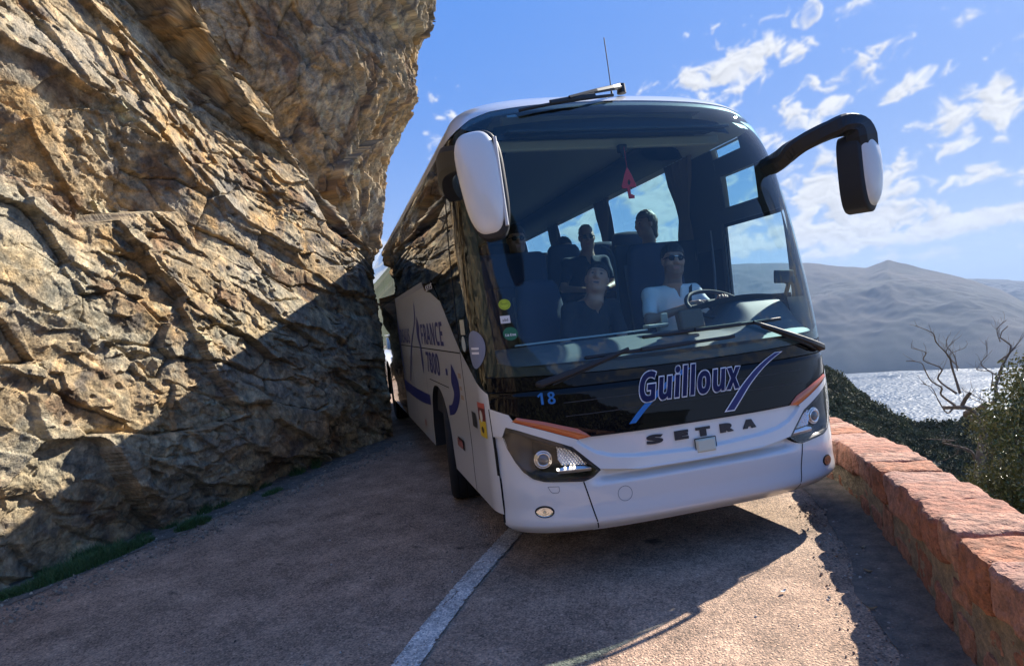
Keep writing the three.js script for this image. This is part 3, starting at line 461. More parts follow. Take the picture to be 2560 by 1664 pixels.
// --- front
{
  const seamT = .597, front = [];
  mesh('bumper', patchF(-seamT, seamT, () => .29, (T) => Math.abs(T * X) < .683 ? mir(LIP, T * X) - .004 : mir(HLB, T * X) - .004, 90, 60, lowOff), M.white, bus);
  for (const s of [-1, 1]) {
    const a = s < 0 ? -.977 : seamT, b = s < 0 ? -seamT : .977;
    mesh('bumper_corner', patchF(a, b, () => .292, (T) => mir(HLB, Math.min(1.22, Math.abs(T * X))) - .003, 70, 60, lowOff), M.white, bus);
    const br = (T) => { const x = Math.abs(T * X); return x > 1.22 ? .915 : x < .842 ? mix(.872, .831, (x - .796) / .046) : mir(HLT, x) + .003; }, brt = (T) => { const x = Math.abs(T * X); return x > 1.172 ? mir(BB, x) - .003 : x > 1.148 ? mix(1.012, mir(BB, x), (x - 1.148) / .024) - .003 : mir(AB, x) - .003; };
    const ca = s < 0 ? -.977 : .798 / X, cb = s < 0 ? -.798 / X : .977;
    mesh('headlamp_brow', patchF(ca, cb, br, brt, 60, 24, .002), M.white, bus);
    const aa = s < 0 ? -1.158 / X : .72 / X, ab = s < 0 ? -.72 / X : 1.158 / X;
    const tl = mesh('turn_signal', patchF(aa, ab, fT(AB), fT(AT), 60, 10, (T, y) => .003 + .008 * Math.sin(Math.PI * clamp((y - mir(AB, T * X)) / Math.max(.004, mir(AT, T * X) - mir(AB, T * X))))), M.amber, bus);
    mesh('signal_backing', patchF(aa, ab, fT(AB), fT(AT), 30, 4, -.02), M.gap, tl);
  }
  // white bonnet panel with its hollow field
  const hollow = [[0, .70], [.45, .722], [.60, .742], [.70, .775], [.78, .83], [.84, .90]];
  mesh('bonnet_panel', patchF(-.842 / X, .842 / X, (T) => { const x = Math.abs(T * X); return x < .683 ? mir(LIP, x) : mir(HLT, x) + .003; }, fT(WT), 190, 70, (T, y) => { const e = y - mir(hollow, T * X); return .004 - .020 * sst(-.004, .022, e) * (1 - sst(.80, .84, Math.abs(T * X))) + .004 * sst(.66, .64, y); }), M.white, bus);
  mesh('bumper_liner', patchF(-.84, .84, () => .31, () => 1.1, 60, 20, -.075), M.gap, bus);
  // black gloss panels and the joints between them
  mesh('black_front_panel', patchF(-.977, .977, fT(BB), () => 1.190, 110, 24, (T, y) => -.002 - .006 * sst(1.16, 1.19, y)), M.black, bus);
  mesh('black_wiper_panel', patchF(-.977, .977, () => 1.198, (T) => 1.262 + .03 * T * T, 110, 10, -.002), M.black, bus);
  mesh('black_backing', patchF(-.92, .92, () => 1.08, (T) => 1.30 + .03 * T * T, 60, 12, -.03), M.gap, bus);
  for (const y of [1.022, 1.105]) mesh('panel_crease', patchF(-.66, .66, (T) => y - .008 * T * T, (T) => y + .006 - .008 * T * T, 60, 2, (T) => .0012), M.plastic, bus);
  // windscreen
  const wsTop = (T) => lerpAt([0, .15, .55, .8, .9, .965, 1], [3.165, 3.163, 3.142, 3.12, 3.08, 3.01, 2.97], Math.abs(T)), wsBot = (T) => 1.268 + .03 * T * T;
  mesh('windscreen', patchF(-.972, .985, wsBot, wsTop, 90, 90, 0), M.glass, bus);
  const frit = merge([patchF(-.972, .985, wsBot, (T) => wsBot(T) + .055 + .04 * sst(.8, .97, Math.abs(T)), 80, 4, -.008), patchF(-.972, .985, (T) => wsTop(T) - .045, wsTop, 80, 4, -.008), patchF(-.975, -.925, wsBot, wsTop, 4, 60, -.008), patchF(.965, .987, wsBot, wsTop, 4, 60, -.008)]);
  mesh('windscreen_border', frit, M.plastic, bus);
  // white roof cap above the windscreen, running into the roof
  mesh('roof_cap', patchF(-1, 1, (T) => wsTop(T) + .003, () => 3.40, 120, 40, 0), M.white, bus);
  for (const s of [-1, 1]) mesh('roof_side', patchS((y) => zs(y) - .499, -11.75, () => 2.975, () => 3.40, 60, 26, 0, s), M.white, bus);
  mesh('roof', grid(40, 60, (u, v) => { const e = (u * 2 - 1), th = e * Math.PI / 2, T = Math.sin(th), z0 = -1.8 + bow(T), z = mix(z0, -11.75, v); return [T * .75, 3.40 + .055 * (1 - T * T) * sst(0, .12, v), z]; }), M.white, bus);
  mesh('roof_air_conditioner', at(new RoundedBoxGeometry(1.2, .12, 2.6, 4, .05), 0, 3.43, -8.4), M.white, bus);
  mesh('rear_wall', grid(20, 20, (u, v) => { const y = mix(.42, 3.40, v); return [mix(-hw(y), hw(y), u), y, -11.75]; }), M.navy, bus);
  // seams
  const seam = (pts, w, parent, mat = M.gap, off = .0016) => { const g = []; for (let i = 0; i < pts.length - 1; i++) { const n = Math.max(2, Math.ceil(Math.hypot(pts[i + 1][0] - pts[i][0], pts[i + 1][1] - pts[i][1]) / .03)); for (let k = 0; k < n; k++) { const a = k / n, b = (k + 1) / n, p = [mix(pts[i][0], pts[i + 1][0], a), mix(pts[i][1], pts[i + 1][1], a)], q = [mix(pts[i][0], pts[i + 1][0], b), mix(pts[i][1], pts[i + 1][1], b)], l = Math.hypot(q[0] - p[0], q[1] - p[1]), nx = -(q[1] - p[1]) / l * w / 2, ny = (q[0] - p[0]) / l * w / 2; const P = (c, s) => { const y = c[1] + s * ny, T = (c[0] + s * nx) / X; return FS(T, y, off + lowOff(T, y) * (y < .64 ? 1 : 0)); }; const A = P(p, -1), B = P(p, 1), C = P(q, 1), D = P(q, -1); g.push(geo([A.x, A.y, A.z, B.x, B.y, B.z, C.x, C.y, C.z, D.x, D.y, D.z], [0, 1, 2, 0, 2, 3])); } } return merge(g); };
  for (const s of [-1, 1]) {
    mesh('panel_gap', seam([[s * .798, .614], [s * .772, .50], [s * .745, .37], [s * .737, .30]], .008, bus), M.gap, bus);
    mesh('panel_gap', seam([[s * .842, .834], [s * .82, .858], [s * .797, .873]], .007), M.gap, bus);
    mesh('panel_gap', seam([[s * 1.262, .31], [s * 1.262, .7], [s * 1.262, 1.09]], .009), M.gap, bus);
  }
  mesh('panel_gap', seam([[-.72, .885], [-.4, .8815], [0, .881], [.4, .8815], [.72, .885]], .007), M.gap, bus);
  const ring = (cx, cy, rx, ry) => Array.from({ length: 37 }, (_, i) => [cx + rx * Math.cos(i / 18 * Math.PI), cy + ry * Math.sin(i / 18 * Math.PI)]);
  mesh('tow_eye_cover', seam(ring(-.546, .508, .046, .046), .0035), M.grey, bus);
  mesh('washer_cover', seam([[-1.013, .602], [-.949, .599], [-.948, .572], [-.958, .561], [-.990, .563], [-1.0, .572], [-1.013, .602]], .0035), M.grey, bus);
  // square sensor cover under the badge
  const plate = patchF(-.034 / X, .112 / X, () => .678, () => .768, 14, 12, (T, y) => .012 - .02 * sst(.004, 0, Math.min(T * X + .034, .112 - T * X, y - .678, .768 - y))); mesh('sensor_cover', plate, std({ color: rgb(.62, .62, .50), roughness: .5 }), bus);
  mesh('panel_gap', seam([[-.036, .677], [.114, .677], [.114, .770], [-.036, .770], [-.036, .677]], .006, null, M.gap, .003), M.gap, bus);
  // --- headlamps and fog lamps
  for (const s of [-1, 1]) {
    const lamp = new THREE.Group(); lamp.name = 'headlamp'; bus.add(lamp);
    const a = s < 0 ? -1.218 / X : .685 / X, b = s < 0 ? -.685 / X : 1.218 / X;
    mesh('lamp_lens', patchF(a, b, fT(HLB), fT(HLT), 60, 30, .003), M.lens, lamp);
    const rimIn = (k) => (T) => mix(mir(HLB, T * X), mir(HLT, T * X), k);
    mesh('lamp_rim', merge([patchF(a, b, fT(HLB), (T) => Math.min(mir(HLB, T * X) + .013, mir(HLT, T * X)), 60, 2, -.002), patchF(a, b, (T) => Math.max(mir(HLT, T * X) - .022, mir(HLB, T * X)), fT(HLT), 60, 2, -.002)]), M.plastic, lamp);
    mesh('lamp_housing', patchF(a, b, fT(HLB), fT(HLT), 50, 24, (T, y) => { const B = mir(HLB, T * X), H = mir(HLT, T * X) - B, v = (y - B) / Math.max(.01, H), e = Math.sin(Math.PI * clamp(v)), x = Math.abs(T * X), side = sst(.69, .76, x) * sst(1.20, 1.06, x); return -.012 - .085 * Math.pow(e, .5) * side; }), std({ color: rgb(.045, .042, .04), roughness: .35, metalness: .4 }), lamp);
    const put = (x, y, o) => fx(s * x, y, o), c = put(1.024, .762, -.055), n = nF(Math.asin(s * 1.024 / X), .762);
    const q = new THREE.Quaternion().setFromUnitVectors(V(0, 0, 1), V(n.x * .45, 0, 1).normalize());
    const place = (g, p) => g.applyQuaternion(q).translate(p.x, p.y, p.z);
    mesh('lamp_bezel', place(merge([new THREE.TorusGeometry(.053, .007, 12, 40), at(new THREE.TorusGeometry(.040, .009, 12, 40), 0, 0, .006), at(new THREE.CylinderGeometry(.054, .06, .05, 40, 1, true), 0, 0, -.025, Math.PI / 2)]), c), M.chrome, lamp);
    mesh('projector_lens', place(at(new THREE.SphereGeometry(.048, 32, 16, 0, Math.PI * 2, 0, .82), 0, 0, -.022, Math.PI / 2), c), phy({ color: rgb(.10, .11, .13), roughness: .02, clearcoat: 1, metalness: .2 }), lamp);
    // fluted reflector
    const RT = [[.755, .716], [.80, .765], [.852, .811], [.936, .838]], RB = [[.755, .712], [.918, .722], [.936, .76]];
    mesh('reflector', patchF(s < 0 ? -.934 / X : .758 / X, s < 0 ? -.758 / X : .934 / X, fT(RB), fT(RT), 60, 30, (T, y) => -.035 + .006 * Math.cos(T * X * 330) * Math.cos(y * 240)), M.chrome, lamp);
    const dl = patchF(s < 0 ? -.945 / X : .735 / X, s < 0 ? -.735 / X : .945 / X, (T) => mix(.672, .671, 0) + .0, (T) => { const x = Math.abs(T * X); return lerpAt([.735, .76, .9, .945], [.690, .705, .712, .70], x); }, 40, 10, (T, y) => -.03 - .5 * Math.abs(y - .69));
    mesh('daytime_light_bowl', dl, M.silver, lamp);
    if (s < 0) for (const [x, y] of [[.940, .702], [.895, .708], [.862, .708], [.84, .709]]) { const p = put(x, y, -.012); const led = mesh('daytime_light_bulb', at(new THREE.SphereGeometry(x > .93 ? .009 : .008, 12, 8), p.x, p.y, p.z), std({ color: 0xffffff, emissive: rgb(1, .93, .8), emissiveIntensity: 3 }), lamp); }
    // fog lamp
    const fog = new THREE.Group(); fog.name = 'fog_lamp'; bus.add(fog);
    const ft = (rx, ry, o, cx = 1.047, cy = .449) => { const pos = [], idx = []; for (let k = 0; k <= 6; k++) for (let i = 0; i <= 32; i++) { const r = k / 6, w = i / 16 * Math.PI, x = s * (cx + rx * r * Math.cos(w)), y = cy + ry * r * Math.sin(w), T = x / X, p = FS(T, y, lowOff(T, y) + (typeof o === 'function' ? o(r) : o)); pos.push(p.x, p.y, p.z); } for (let k = 0; k < 6; k++) for (let i = 0; i < 32; i++) { const a = k * 33 + i; idx.push(a, a + 33, a + 34, a, a + 34, a + 1); } return geo(pos, idx); };
    mesh('fog_lamp_housing', ft(.056, .037, (r) => .002 + .004 * (1 - r)), M.plastic, fog); mesh('fog_lamp_reflector', ft(.047, .029, (r) => .007 + .002 * Math.cos(r * 20)), M.chrome, fog); mesh('fog_lamp_lens', ft(.048, .030, (r) => .012 - .003 * r * r), M.lens, fog);
    const lens2 = new THREE.Group();
  }
}
// --- flanks
const diag = poly([[-12, 2.10], [-2.67, 2.10], [-2.5, 2.0], [-2.13, 1.965], [-1.67, 1.86], [-1.01, 1.47], [-.56, 1.27], [-.18, 1.10], [0, 1.08]].sort((a, b) => a[0] - b[0]));
const arch = (c, r, top) => (z) => { const q = Math.abs(z - c) / r; return q < 1 ? Math.max(.42, .42 + (top - .42) * Math.pow(1 - Math.pow(q, 2.6), 1 / 2)) : .42; };
const archF = arch(-2.46, .60, 1.09), archR = arch(-8.7, .60, 1.09), sill = (z) => Math.max(archF(z), archR(z)), edge = (y) => zs(y) - .327;
const WT0 = 2.972, glassTop = () => WT0;
{
  const door = new THREE.Group(); door.name = 'door'; bus.add(door);
  mesh('door_panel', patchS(edge, -.995, () => .42, (z) => diag(z) - .004, 30, 40), M.white, door);
  mesh('door_window', patchS((y) => edge(y), -.995, (z) => diag(z) + .004, glassTop, 30, 60), M.tinted, door);
  mesh('door_window_frame', merge([patchS(edge, (y) => edge(y) - .10, (z) => diag(z), glassTop, 6, 50, -.012), patchS(-.93, -.995, (z) => diag(z), glassTop, 4, 40, -.012), patchS(edge, -.995, (z) => diag(z), (z) => diag(z) + .10, 20, 4, -.012)]), M.plastic, door);
  const N = 260;
  mesh('side_panel', patchS(-1.005, -5.70, sill, (z) => diag(z) - .004, N, 60), M.white, bus);
  mesh('rear_side_panel', patchS(-5.706, -11.75, sill, () => 2.096, N, 40), M.navy, bus);
  for (const c of [-2.46, -8.7]) for (const s of [-1, 1]) mesh('wheel_arch', grid(40, 4, (u, v) => { const z = c - .6 + 1.2 * u, y = (c > -5 ? archF : archR)(z), p = SP(z, y, 0, s); return [s * (Math.abs(p.x) - .5 * v), y, z]; }), M.rubber, bus);
  // belt band, a grey strip under the windows
  mesh('belt_band', patchS(-2.62, -5.7, () => 2.035, () => 2.094, 30, 4, .002), M.grey, bus);
  const tri = grid(20, 6, (u, v) => { const z = mix(-2.67, -1.70, u), y1 = lerpAt([-2.67, -2.06, -1.70], [2.10, 2.062, 1.875], z), y0 = lerpAt([-2.67, -2.48, -2.13, -1.70], [2.09, 1.99, 1.955, 1.862], z), p = SP(z, mix(y0, y1, v), .004); return [p.x, p.y, p.z]; });
  mesh('badge_plate', tri, M.black, bus);
  const cuts = [-1.005, -2.67, -4.10, -5.85, -7.5, -9.2, -10.6, -11.72];
  for (let i = 0; i < cuts.length - 1; i++) mesh('side_window', patchS(cuts[i] - .006, cuts[i + 1] + .006, (z) => diag(z) + .004, glassTop, 14, 20), M.tinted, bus);
  for (const z of cuts.slice(1)) mesh('window_pillar', patchS(z + .09, z - .09, () => 2.1, glassTop, 3, 10, -.014), M.plastic, bus);
  // joints
  const line = (z0, y0, z1, y1, w, off = .0015, sg = -1) => grid(Math.max(2, Math.ceil(Math.hypot(z1 - z0, y1 - y0) / .08)), 1, (u, v) => { const l = Math.hypot(z1 - z0, y1 - y0), k = (v - .5) * w, p = SP(mix(z0, z1, u) - (y1 - y0) / l * k, mix(y0, y1, u) + (z1 - z0) / l * k, off, sg); return [p.x, p.y, p.z]; });
  const gaps = [[-1.0, .43, -1.0, 1.46, .011], [-1.01, 1.44, -5.7, 1.44, .010], [-3.15, .43, -3.15, 1.43, .006], [-4.4, .43, -4.4, 1.43, .006], [-1.72, 1.13, -2.9, 1.13, .008], [-5.70, .45, -5.70, 2.09, .008]];
  for (const g of gaps) mesh('panel_gap', line(...g), M.gap, bus);
  mesh('door_seal', line(-1.0, 1.47, -1.0, 2.96, .02, .003), M.rubber, door);
  // flat shapes drawn on the flank, by (z, y)
  const onSide = (pts, off, nz = 40) => { const sh = new THREE.Shape(pts.map(([z, y]) => new THREE.Vector2(z, y))); return wrapS(new THREE.ShapeGeometry(sh), off); };
  function wrapS(g, off) { g = split(g, .25); const p = g.attributes.position; for (let i = 0; i < p.count; i++) { const q = SP(p.getX(i), p.getY(i), off); p.setXYZ(i, q.x, q.y, q.z); } g.computeVertexNormals(); return g; }
  bus.userData.wrapS = wrapS;
  const smooth = (pts) => new THREE.SplineCurve(pts.map(([a, b]) => new THREE.Vector2(a, b))).getPoints(pts.length * 8).map((v) => [v.x, v.y]);
  // long blue swoosh that hooks up in front of the wheel
  mesh('blue_stripe', onSide([...smooth([[-5.69, .95], [-4.6, .93], [-3.6, .94], [-3.05, .955]]), [-3.05, .845], ...smooth([[-3.05, .845], [-3.9, .80], [-4.8, .79], [-5.69, .80]])], .002), M.blue, bus);
  mesh('blue_stripe', onSide([...smooth([[-1.85, .97], [-1.66, 1.0], [-1.50, 1.10], [-1.56, 1.20], [-1.46, 1.345]]), ...smooth([[-1.46, 1.345], [-1.24, 1.22], [-1.26, 1.08], [-1.55, .935], [-1.87, .88]])], .002), M.blue, bus);
  mesh('blue_swoosh', onSide([...smooth([[-3.52, 1.94], [-3.66, 1.72], [-4.2, 1.47], [-4.6, 1.2], [-4.88, .98]]), ...smooth([[-4.8, .98], [-4.45, 1.22], [-4.12, 1.46], [-3.56, 1.72], [-3.46, 1.9]])], .002), M.blue, bus);
  mesh('blue_swoosh', onSide([...smooth([[-3.36, 1.78], [-3.48, 1.68], [-3.50, 1.55], [-3.36, 1.44], [-3.38, 1.28], [-3.33, 1.16]]), ...smooth([[-3.30, 1.17], [-3.24, 1.30], [-3.25, 1.46], [-3.32, 1.56], [-3.24, 1.66], [-3.36, 1.78]])], .002), M.blue, bus);
  mesh('blue_swoosh', onSide(smooth([[-5.60, 1.86], [-5.67, 1.6], [-5.6, 1.2], [-5.52, .98], [-5.5, 1.2], [-5.52, 1.6], [-5.60, 1.86]]), .002), M.blue, bus);
  const rectS = (z0, y0, z1, y1, off) => grid(6, 6, (u, v) => { const p = SP(mix(z0, z1, u), mix(y0, y1, v), off); return [p.x, p.y, p.z]; });
  const ovalS = (cz, cy, rz, ry, off) => grid(30, 6, (u, v) => { const a = u * 6.2832, p = SP(cz + rz * v * Math.cos(a), cy + ry * v * Math.sin(a), off); return [p.x, p.y, p.z]; });
  const side = mesh('side_marker_light', rectS(-1.56, .675, -1.32, .735, .012), M.amber, bus); mesh('marker_base', rectS(-1.58, .665, -1.30, .745, .004), M.plastic, side);
  mesh('marker_reflector', rectS(-3.75, .55, -3.62, .62, .004), std({ color: rgb(.22, .05, .02), roughness: .3 }), bus);
  mesh('door_button', rectS(-.82, .93, -.68, 1.035, .006), M.plastic, door);
  const warn = mesh('warning_sticker', rectS(-.59, .895, -.43, 1.005, .003), std({ color: rgb(.72, .50, .03), roughness: .5 }), door); mesh('sticker_red', rectS(-.59, 1.0055, -.43, 1.09, .003), std({ color: rgb(.16, .02, .02), roughness: .5 }), warn); mesh('sticker_header', rectS(-.59, 1.0905, -.43, 1.125, .003), std({ color: rgb(.55, .10, .07), roughness: .5 }), warn); mesh('sticker_figure', ovalS(-.51, 1.035, .035, .04, .0045), std({ color: rgb(.65, .6, .5) }), warn); mesh('sticker_symbol', ovalS(-.505, .945, .03, .022, .0045), std({ color: rgb(.05, .03, .02) }), warn);
  const ov = mesh('oval_sticker', ovalS(-.50, 1.475, .115, .125, .004), std({ color: rgb(.20, .24, .36), roughness: .5 }), door); mesh('sticker_bars', merge([rectS(-.55, 1.475, -.44, 1.49, .0055), rectS(-.55, 1.445, -.44, 1.46, .0055)]), M.decal, ov);
  mesh('pale_sticker', rectS(-.86, 1.575, -.70, 1.68, .004), std({ color: rgb(.5, .48, .36) }), door); mesh('pale_sticker', ovalS(-.80, 1.51, .07, .055, .004), std({ color: rgb(.45, .5, .48) }), door);
  for (const q of [[-1.20, 1.245, -1.08, 1.285], [-1.20, 1.155, -1.10, 1.185], [-1.19, 1.085, -1.07, 1.12]]) mesh('small_label', rectS(...q, .003), std({ color: rgb(.4, .3, .22) }), bus);
  mesh('lock_plate', rectS(-1.78, 1.235, -1.69, 1.29, .003), M.blue, bus);
  // far flank (driver's side)
  const L = (z0, z1, y0, y1) => patchS(z0, z1, () => y0, () => y1, Math.max(2, Math.ceil(Math.abs(z1 - (typeof z0 === 'function' ? -.4 : z0)) / .12)), 8, 0, 1);
  const low = (z) => sill(z);
  mesh('far_side_panel', merge([patchS(edge, -11.75, low, () => 1.62, 200, 30, 0, 1), L(-1.45, -11.75, 1.62, 2.096), L(edge, -.66, 1.62, 2.972), L(-.66, -1.45, 2.28, 2.44), L(-.66, -.95, 2.44, 2.70), L(-1.38, -1.45, 2.44, 2.70), L(-.66, -1.45, 2.70, 2.885), L(-.66, -1.08, 2.885, 2.95), L(-1.43, -1.45, 2.885, 2.95), L(-.66, -1.45, 2.95, 2.972), L(-1.45, -2.05, 2.096, 2.972)]), M.white, bus);
  mesh('driver_window', patchS(-.66, -1.45, () => 1.62, () => 2.28, 6, 6, 0, 1), M.lens, bus);
  mesh('driver_window', patchS(-.95, -1.38, () => 2.44, () => 2.70, 6, 6, 0, 1), M.pale, bus);
  mesh('driver_window', patchS(-1.08, -1.43, () => 2.885, () => 2.95, 6, 4, 0, 1), M.pale, bus);
  const cl = [-2.05, -3.90, -5.80, -7.55, -9.4, -11.72];
  for (let i = 0; i < cl.length - 1; i++) mesh('side_window', patchS(cl[i] - .09, cl[i + 1] + .09, () => 2.10, glassTop, 12, 10, 0, 1), M.pale, bus);
  for (const z of cl) mesh('window_pillar', patchS(z + .12, z - .12, () => 2.08, glassTop, 3, 10, -.02, 1), M.plastic, bus);
}
function split(g, len) {   // cut long triangles so that flat print can follow a curved panel
  g = g.index ? g.toNonIndexed() : g; const P = g.attributes.position, out = [], stack = [];
  for (let i = 0; i < P.count; i += 3) stack.push([0, 1, 2].map((k) => [P.getX(i + k), P.getY(i + k), P.getZ(i + k)]));
  const L = (a, b) => Math.hypot(a[0] - b[0], a[1] - b[1]), H = (a, b) => a.map((v, i) => (v + b[i]) / 2);
  while (stack.length) { const [a, b, c] = stack.pop(), ab = L(a, b), bc = L(b, c), ca = L(c, a), m = Math.max(ab, bc, ca); if (m < len) { out.push(...a, ...b, ...c); continue; } if (m === ab) { const h = H(a, b); stack.push([a, h, c], [h, b, c]); } else if (m === bc) { const h = H(b, c); stack.push([a, b, h], [a, h, c]); } else { const h = H(c, a); stack.push([a, b, h], [h, b, c]); } }
  const q = new THREE.BufferGeometry(); q.setAttribute('position', new THREE.BufferAttribute(new Float32Array(out), 3)); q.setAttribute('uv', new THREE.BufferAttribute(new Float32Array(out.length / 3 * 2), 2)); q.computeVertexNormals(); return q;
}
function wrapF(g, off, len = .05) { g = split(g, len); const p = g.attributes.position; for (let i = 0; i < p.count; i++) { const q = fx(p.getX(i), p.getY(i), off + (p.getZ(i) > 0 ? p.getZ(i) : 0)); p.setXYZ(i, q.x, q.y, q.z); } g.computeVertexNormals(); return g; }
// --- lettering
const bold = await new FontLoader().loadAsync('fonts/droid/droid_sans_bold.typeface.json');
function letters(text, x0, x1, y0, y1, shear = 0, grow = 0, space = 0) {   // flat text fitted into a rectangle
  const list = []; let cx = 0;
  for (const ch of text) { const g = grow ? new THREE.ExtrudeGeometry(bold.generateShapes(ch, 1), { depth: .0001, bevelEnabled: true, bevelThickness: .0001, bevelSize: grow, bevelSegments: 1, curveSegments: 6 }) : new THREE.ShapeGeometry(bold.generateShapes(ch, 1), 6); const w = (bold.data.glyphs[ch]?.ha ?? 600) / bold.data.resolution; g.translate(cx, 0, 0); cx += w + space; list.push(g.index ? g.toNonIndexed() : g); }
  const g = merge(list), flat = merge([...text].map((ch, i) => new THREE.ShapeGeometry(bold.generateShapes(ch, 1), 4))); flat.computeBoundingBox();
  const h0 = 0, cap = flat.boundingBox.max.y, last = text[text.length - 1]; const W = cx - space;
  const p = g.attributes.position; for (let i = 0; i < p.count; i++) { const y = p.getY(i) / cap * (y1 - y0); p.setXYZ(i, x0 + p.getX(i) / W * (x1 - x0) + shear * y, y0 + y, 0); }
  return g;
}
{
  const P2 = (pts) => new THREE.ShapeGeometry(new THREE.Shape(pts.map(([a, b]) => new THREE.Vector2(a, b))));
  const logo = new THREE.Group(); logo.name = 'front_lettering'; bus.add(logo); logo.userData.label = 'slanted blue company name outlined in white on the black nose';
  const ribbon = (pts, w0, w1, grow = 0) => { const c = new THREE.SplineCurve(pts.map(([x, y]) => new THREE.Vector2(x, y))), A = [], B = []; for (let i = 0; i <= 30; i++) { const t = i / 30, p = c.getPoint(t), w = mix(w0, w1, t) / 2 + grow, e = grow * (t * 2 - 1), d = c.getTangent(t); A.push([p.x - w + d.x * e * (i % 30 ? 0 : 1), p.y + d.y * e * (i % 30 ? 0 : 1)]); B.unshift([p.x + w + d.x * e * (i % 30 ? 0 : 1), p.y + d.y * e * (i % 30 ? 0 : 1)]); } return P2([...A, ...B]); };
  const st1 = [[-.445, .928], [-.375, .995], [-.28, 1.07], [-.17, 1.145], [-.02, 1.222]], st2 = [[.245, .918], [.31, .985], [.39, 1.065], [.50, 1.15], [.60, 1.207], [.685, 1.243]];
  mesh('light_blue_stroke', wrapF(ribbon(st1, .045, .06), .002), M.sky, logo);
  mesh('letter_outline', wrapF(letters('Guilloux', -.395, .335, 1.052, 1.240, .22, .055), .0035, .04), M.decal, logo);
  mesh('stroke_outline', wrapF(ribbon(st2, .058, .050, .010), .0040), M.decal, logo); mesh('dark_blue_stroke', wrapF(ribbon(st2, .058, .050), .0052), M.blue, logo);
  mesh('letters', wrapF(letters('Guilloux', -.395, .335, 1.052, 1.240, .22, .012), .0060, .04), M.blue, logo);
  // badge letters, raised
  const badge = new THREE.Group(); badge.name = 'badge_lettering'; bus.add(badge);
  const spots = [[-.36, -.245], [-.165, -.068], [-.013, .09], [.163, .262], [.333, .435]];
  [...'SETRA'].forEach((ch, i) => { const g = new THREE.ExtrudeGeometry(bold.generateShapes(ch, 1), { depth: .06, bevelEnabled: true, bevelThickness: .0, bevelSize: .085, bevelSegments: 1, curveSegments: 5 }); g.computeBoundingBox(); const b = g.boundingBox, p = g.attributes.position; for (let k = 0; k < p.count; k++) p.setXYZ(k, mix(spots[i][0], spots[i][1], (p.getX(k) - b.min.x) / (b.max.x - b.min.x)), mix(.780, .838, (p.getY(k) - b.min.y) / (b.max.y - b.min.y)), p.getZ(k) > .03 ? .008 : 0); mesh('letter', wrapF(g, -.0155, .03), std({ color: rgb(.02, .02, .028), roughness: .35 }), badge); });
  const num = new THREE.Group(); num.name = 'fleet_number'; bus.add(num);
  mesh('digit', wrapF(letters('1', -1.012, -.96, 1.106, 1.180), .003), M.sky, num); mesh('digit', wrapF(letters('8', -.952, -.900, 1.106, 1.180), .003), M.sky, num);
  const side = new THREE.Group(); side.name = 'side_lettering'; bus.add(side);
  mesh('words', bus.userData.wrapS(letters('FRANCE', -3.18, -1.68, 1.482, 1.69), .0025), M.blue, side);
  mesh('words', bus.userData.wrapS(letters('7800', -2.98, -2.10, 1.205, 1.41), .0025), M.blue, side);
  mesh('words', bus.userData.wrapS(letters('IDEAUS', -5.62, -4.25, 1.475, 1.66), .0025), M.blue, side);
  for (const [i, ch] of [...'S515'].entries()) mesh('badge_digit', bus.userData.wrapS(letters(ch, -2.42 + .11 * i, -2.33 + .11 * i, 1.985, 2.035), .0055), M.decal, side);
  delete bus.userData.wrapS;
  // round and square stickers on the windscreen
  const disc = (x, y, r, off) => { const g = new THREE.CircleGeometry(r, 28); g.translate(x, y, 0); return wrapF(g, off, .04); };
  const st = mesh('sticker', disc(-1.113, 1.747, .034, .002), std({ color: rgb(.42, .55, .06) }), bus); mesh('sticker_print', wrapF(merge([letters('bus', -1.133, -1.093, 1.745, 1.762), at(new THREE.TorusGeometry(.026, .0015, 4, 24), -1.113, 1.747, 0)]), .0032, .02), std({ color: rgb(.18, .28, .04) }), st);
  const s2 = mesh('sticker', wrapF(at(new THREE.PlaneGeometry(.055, .048), -1.122, 1.652, 0), .002), std({ color: rgb(.66, .68, .72) }), bus); mesh('sticker_print', wrapF(letters('.ubd', -1.143, -1.105, 1.640, 1.658), .0032, .02), std({ color: rgb(.1, .1, .12) }), s2);
  const s3 = mesh('sticker', disc(-1.105, 1.560, .042, .002), std({ color: rgb(.03, .16, .10) }), bus); mesh('sticker_print', wrapF(letters('Lia Eras', -1.136, -1.074, 1.545, 1.562), .0032, .02), M.decal, s3);
}
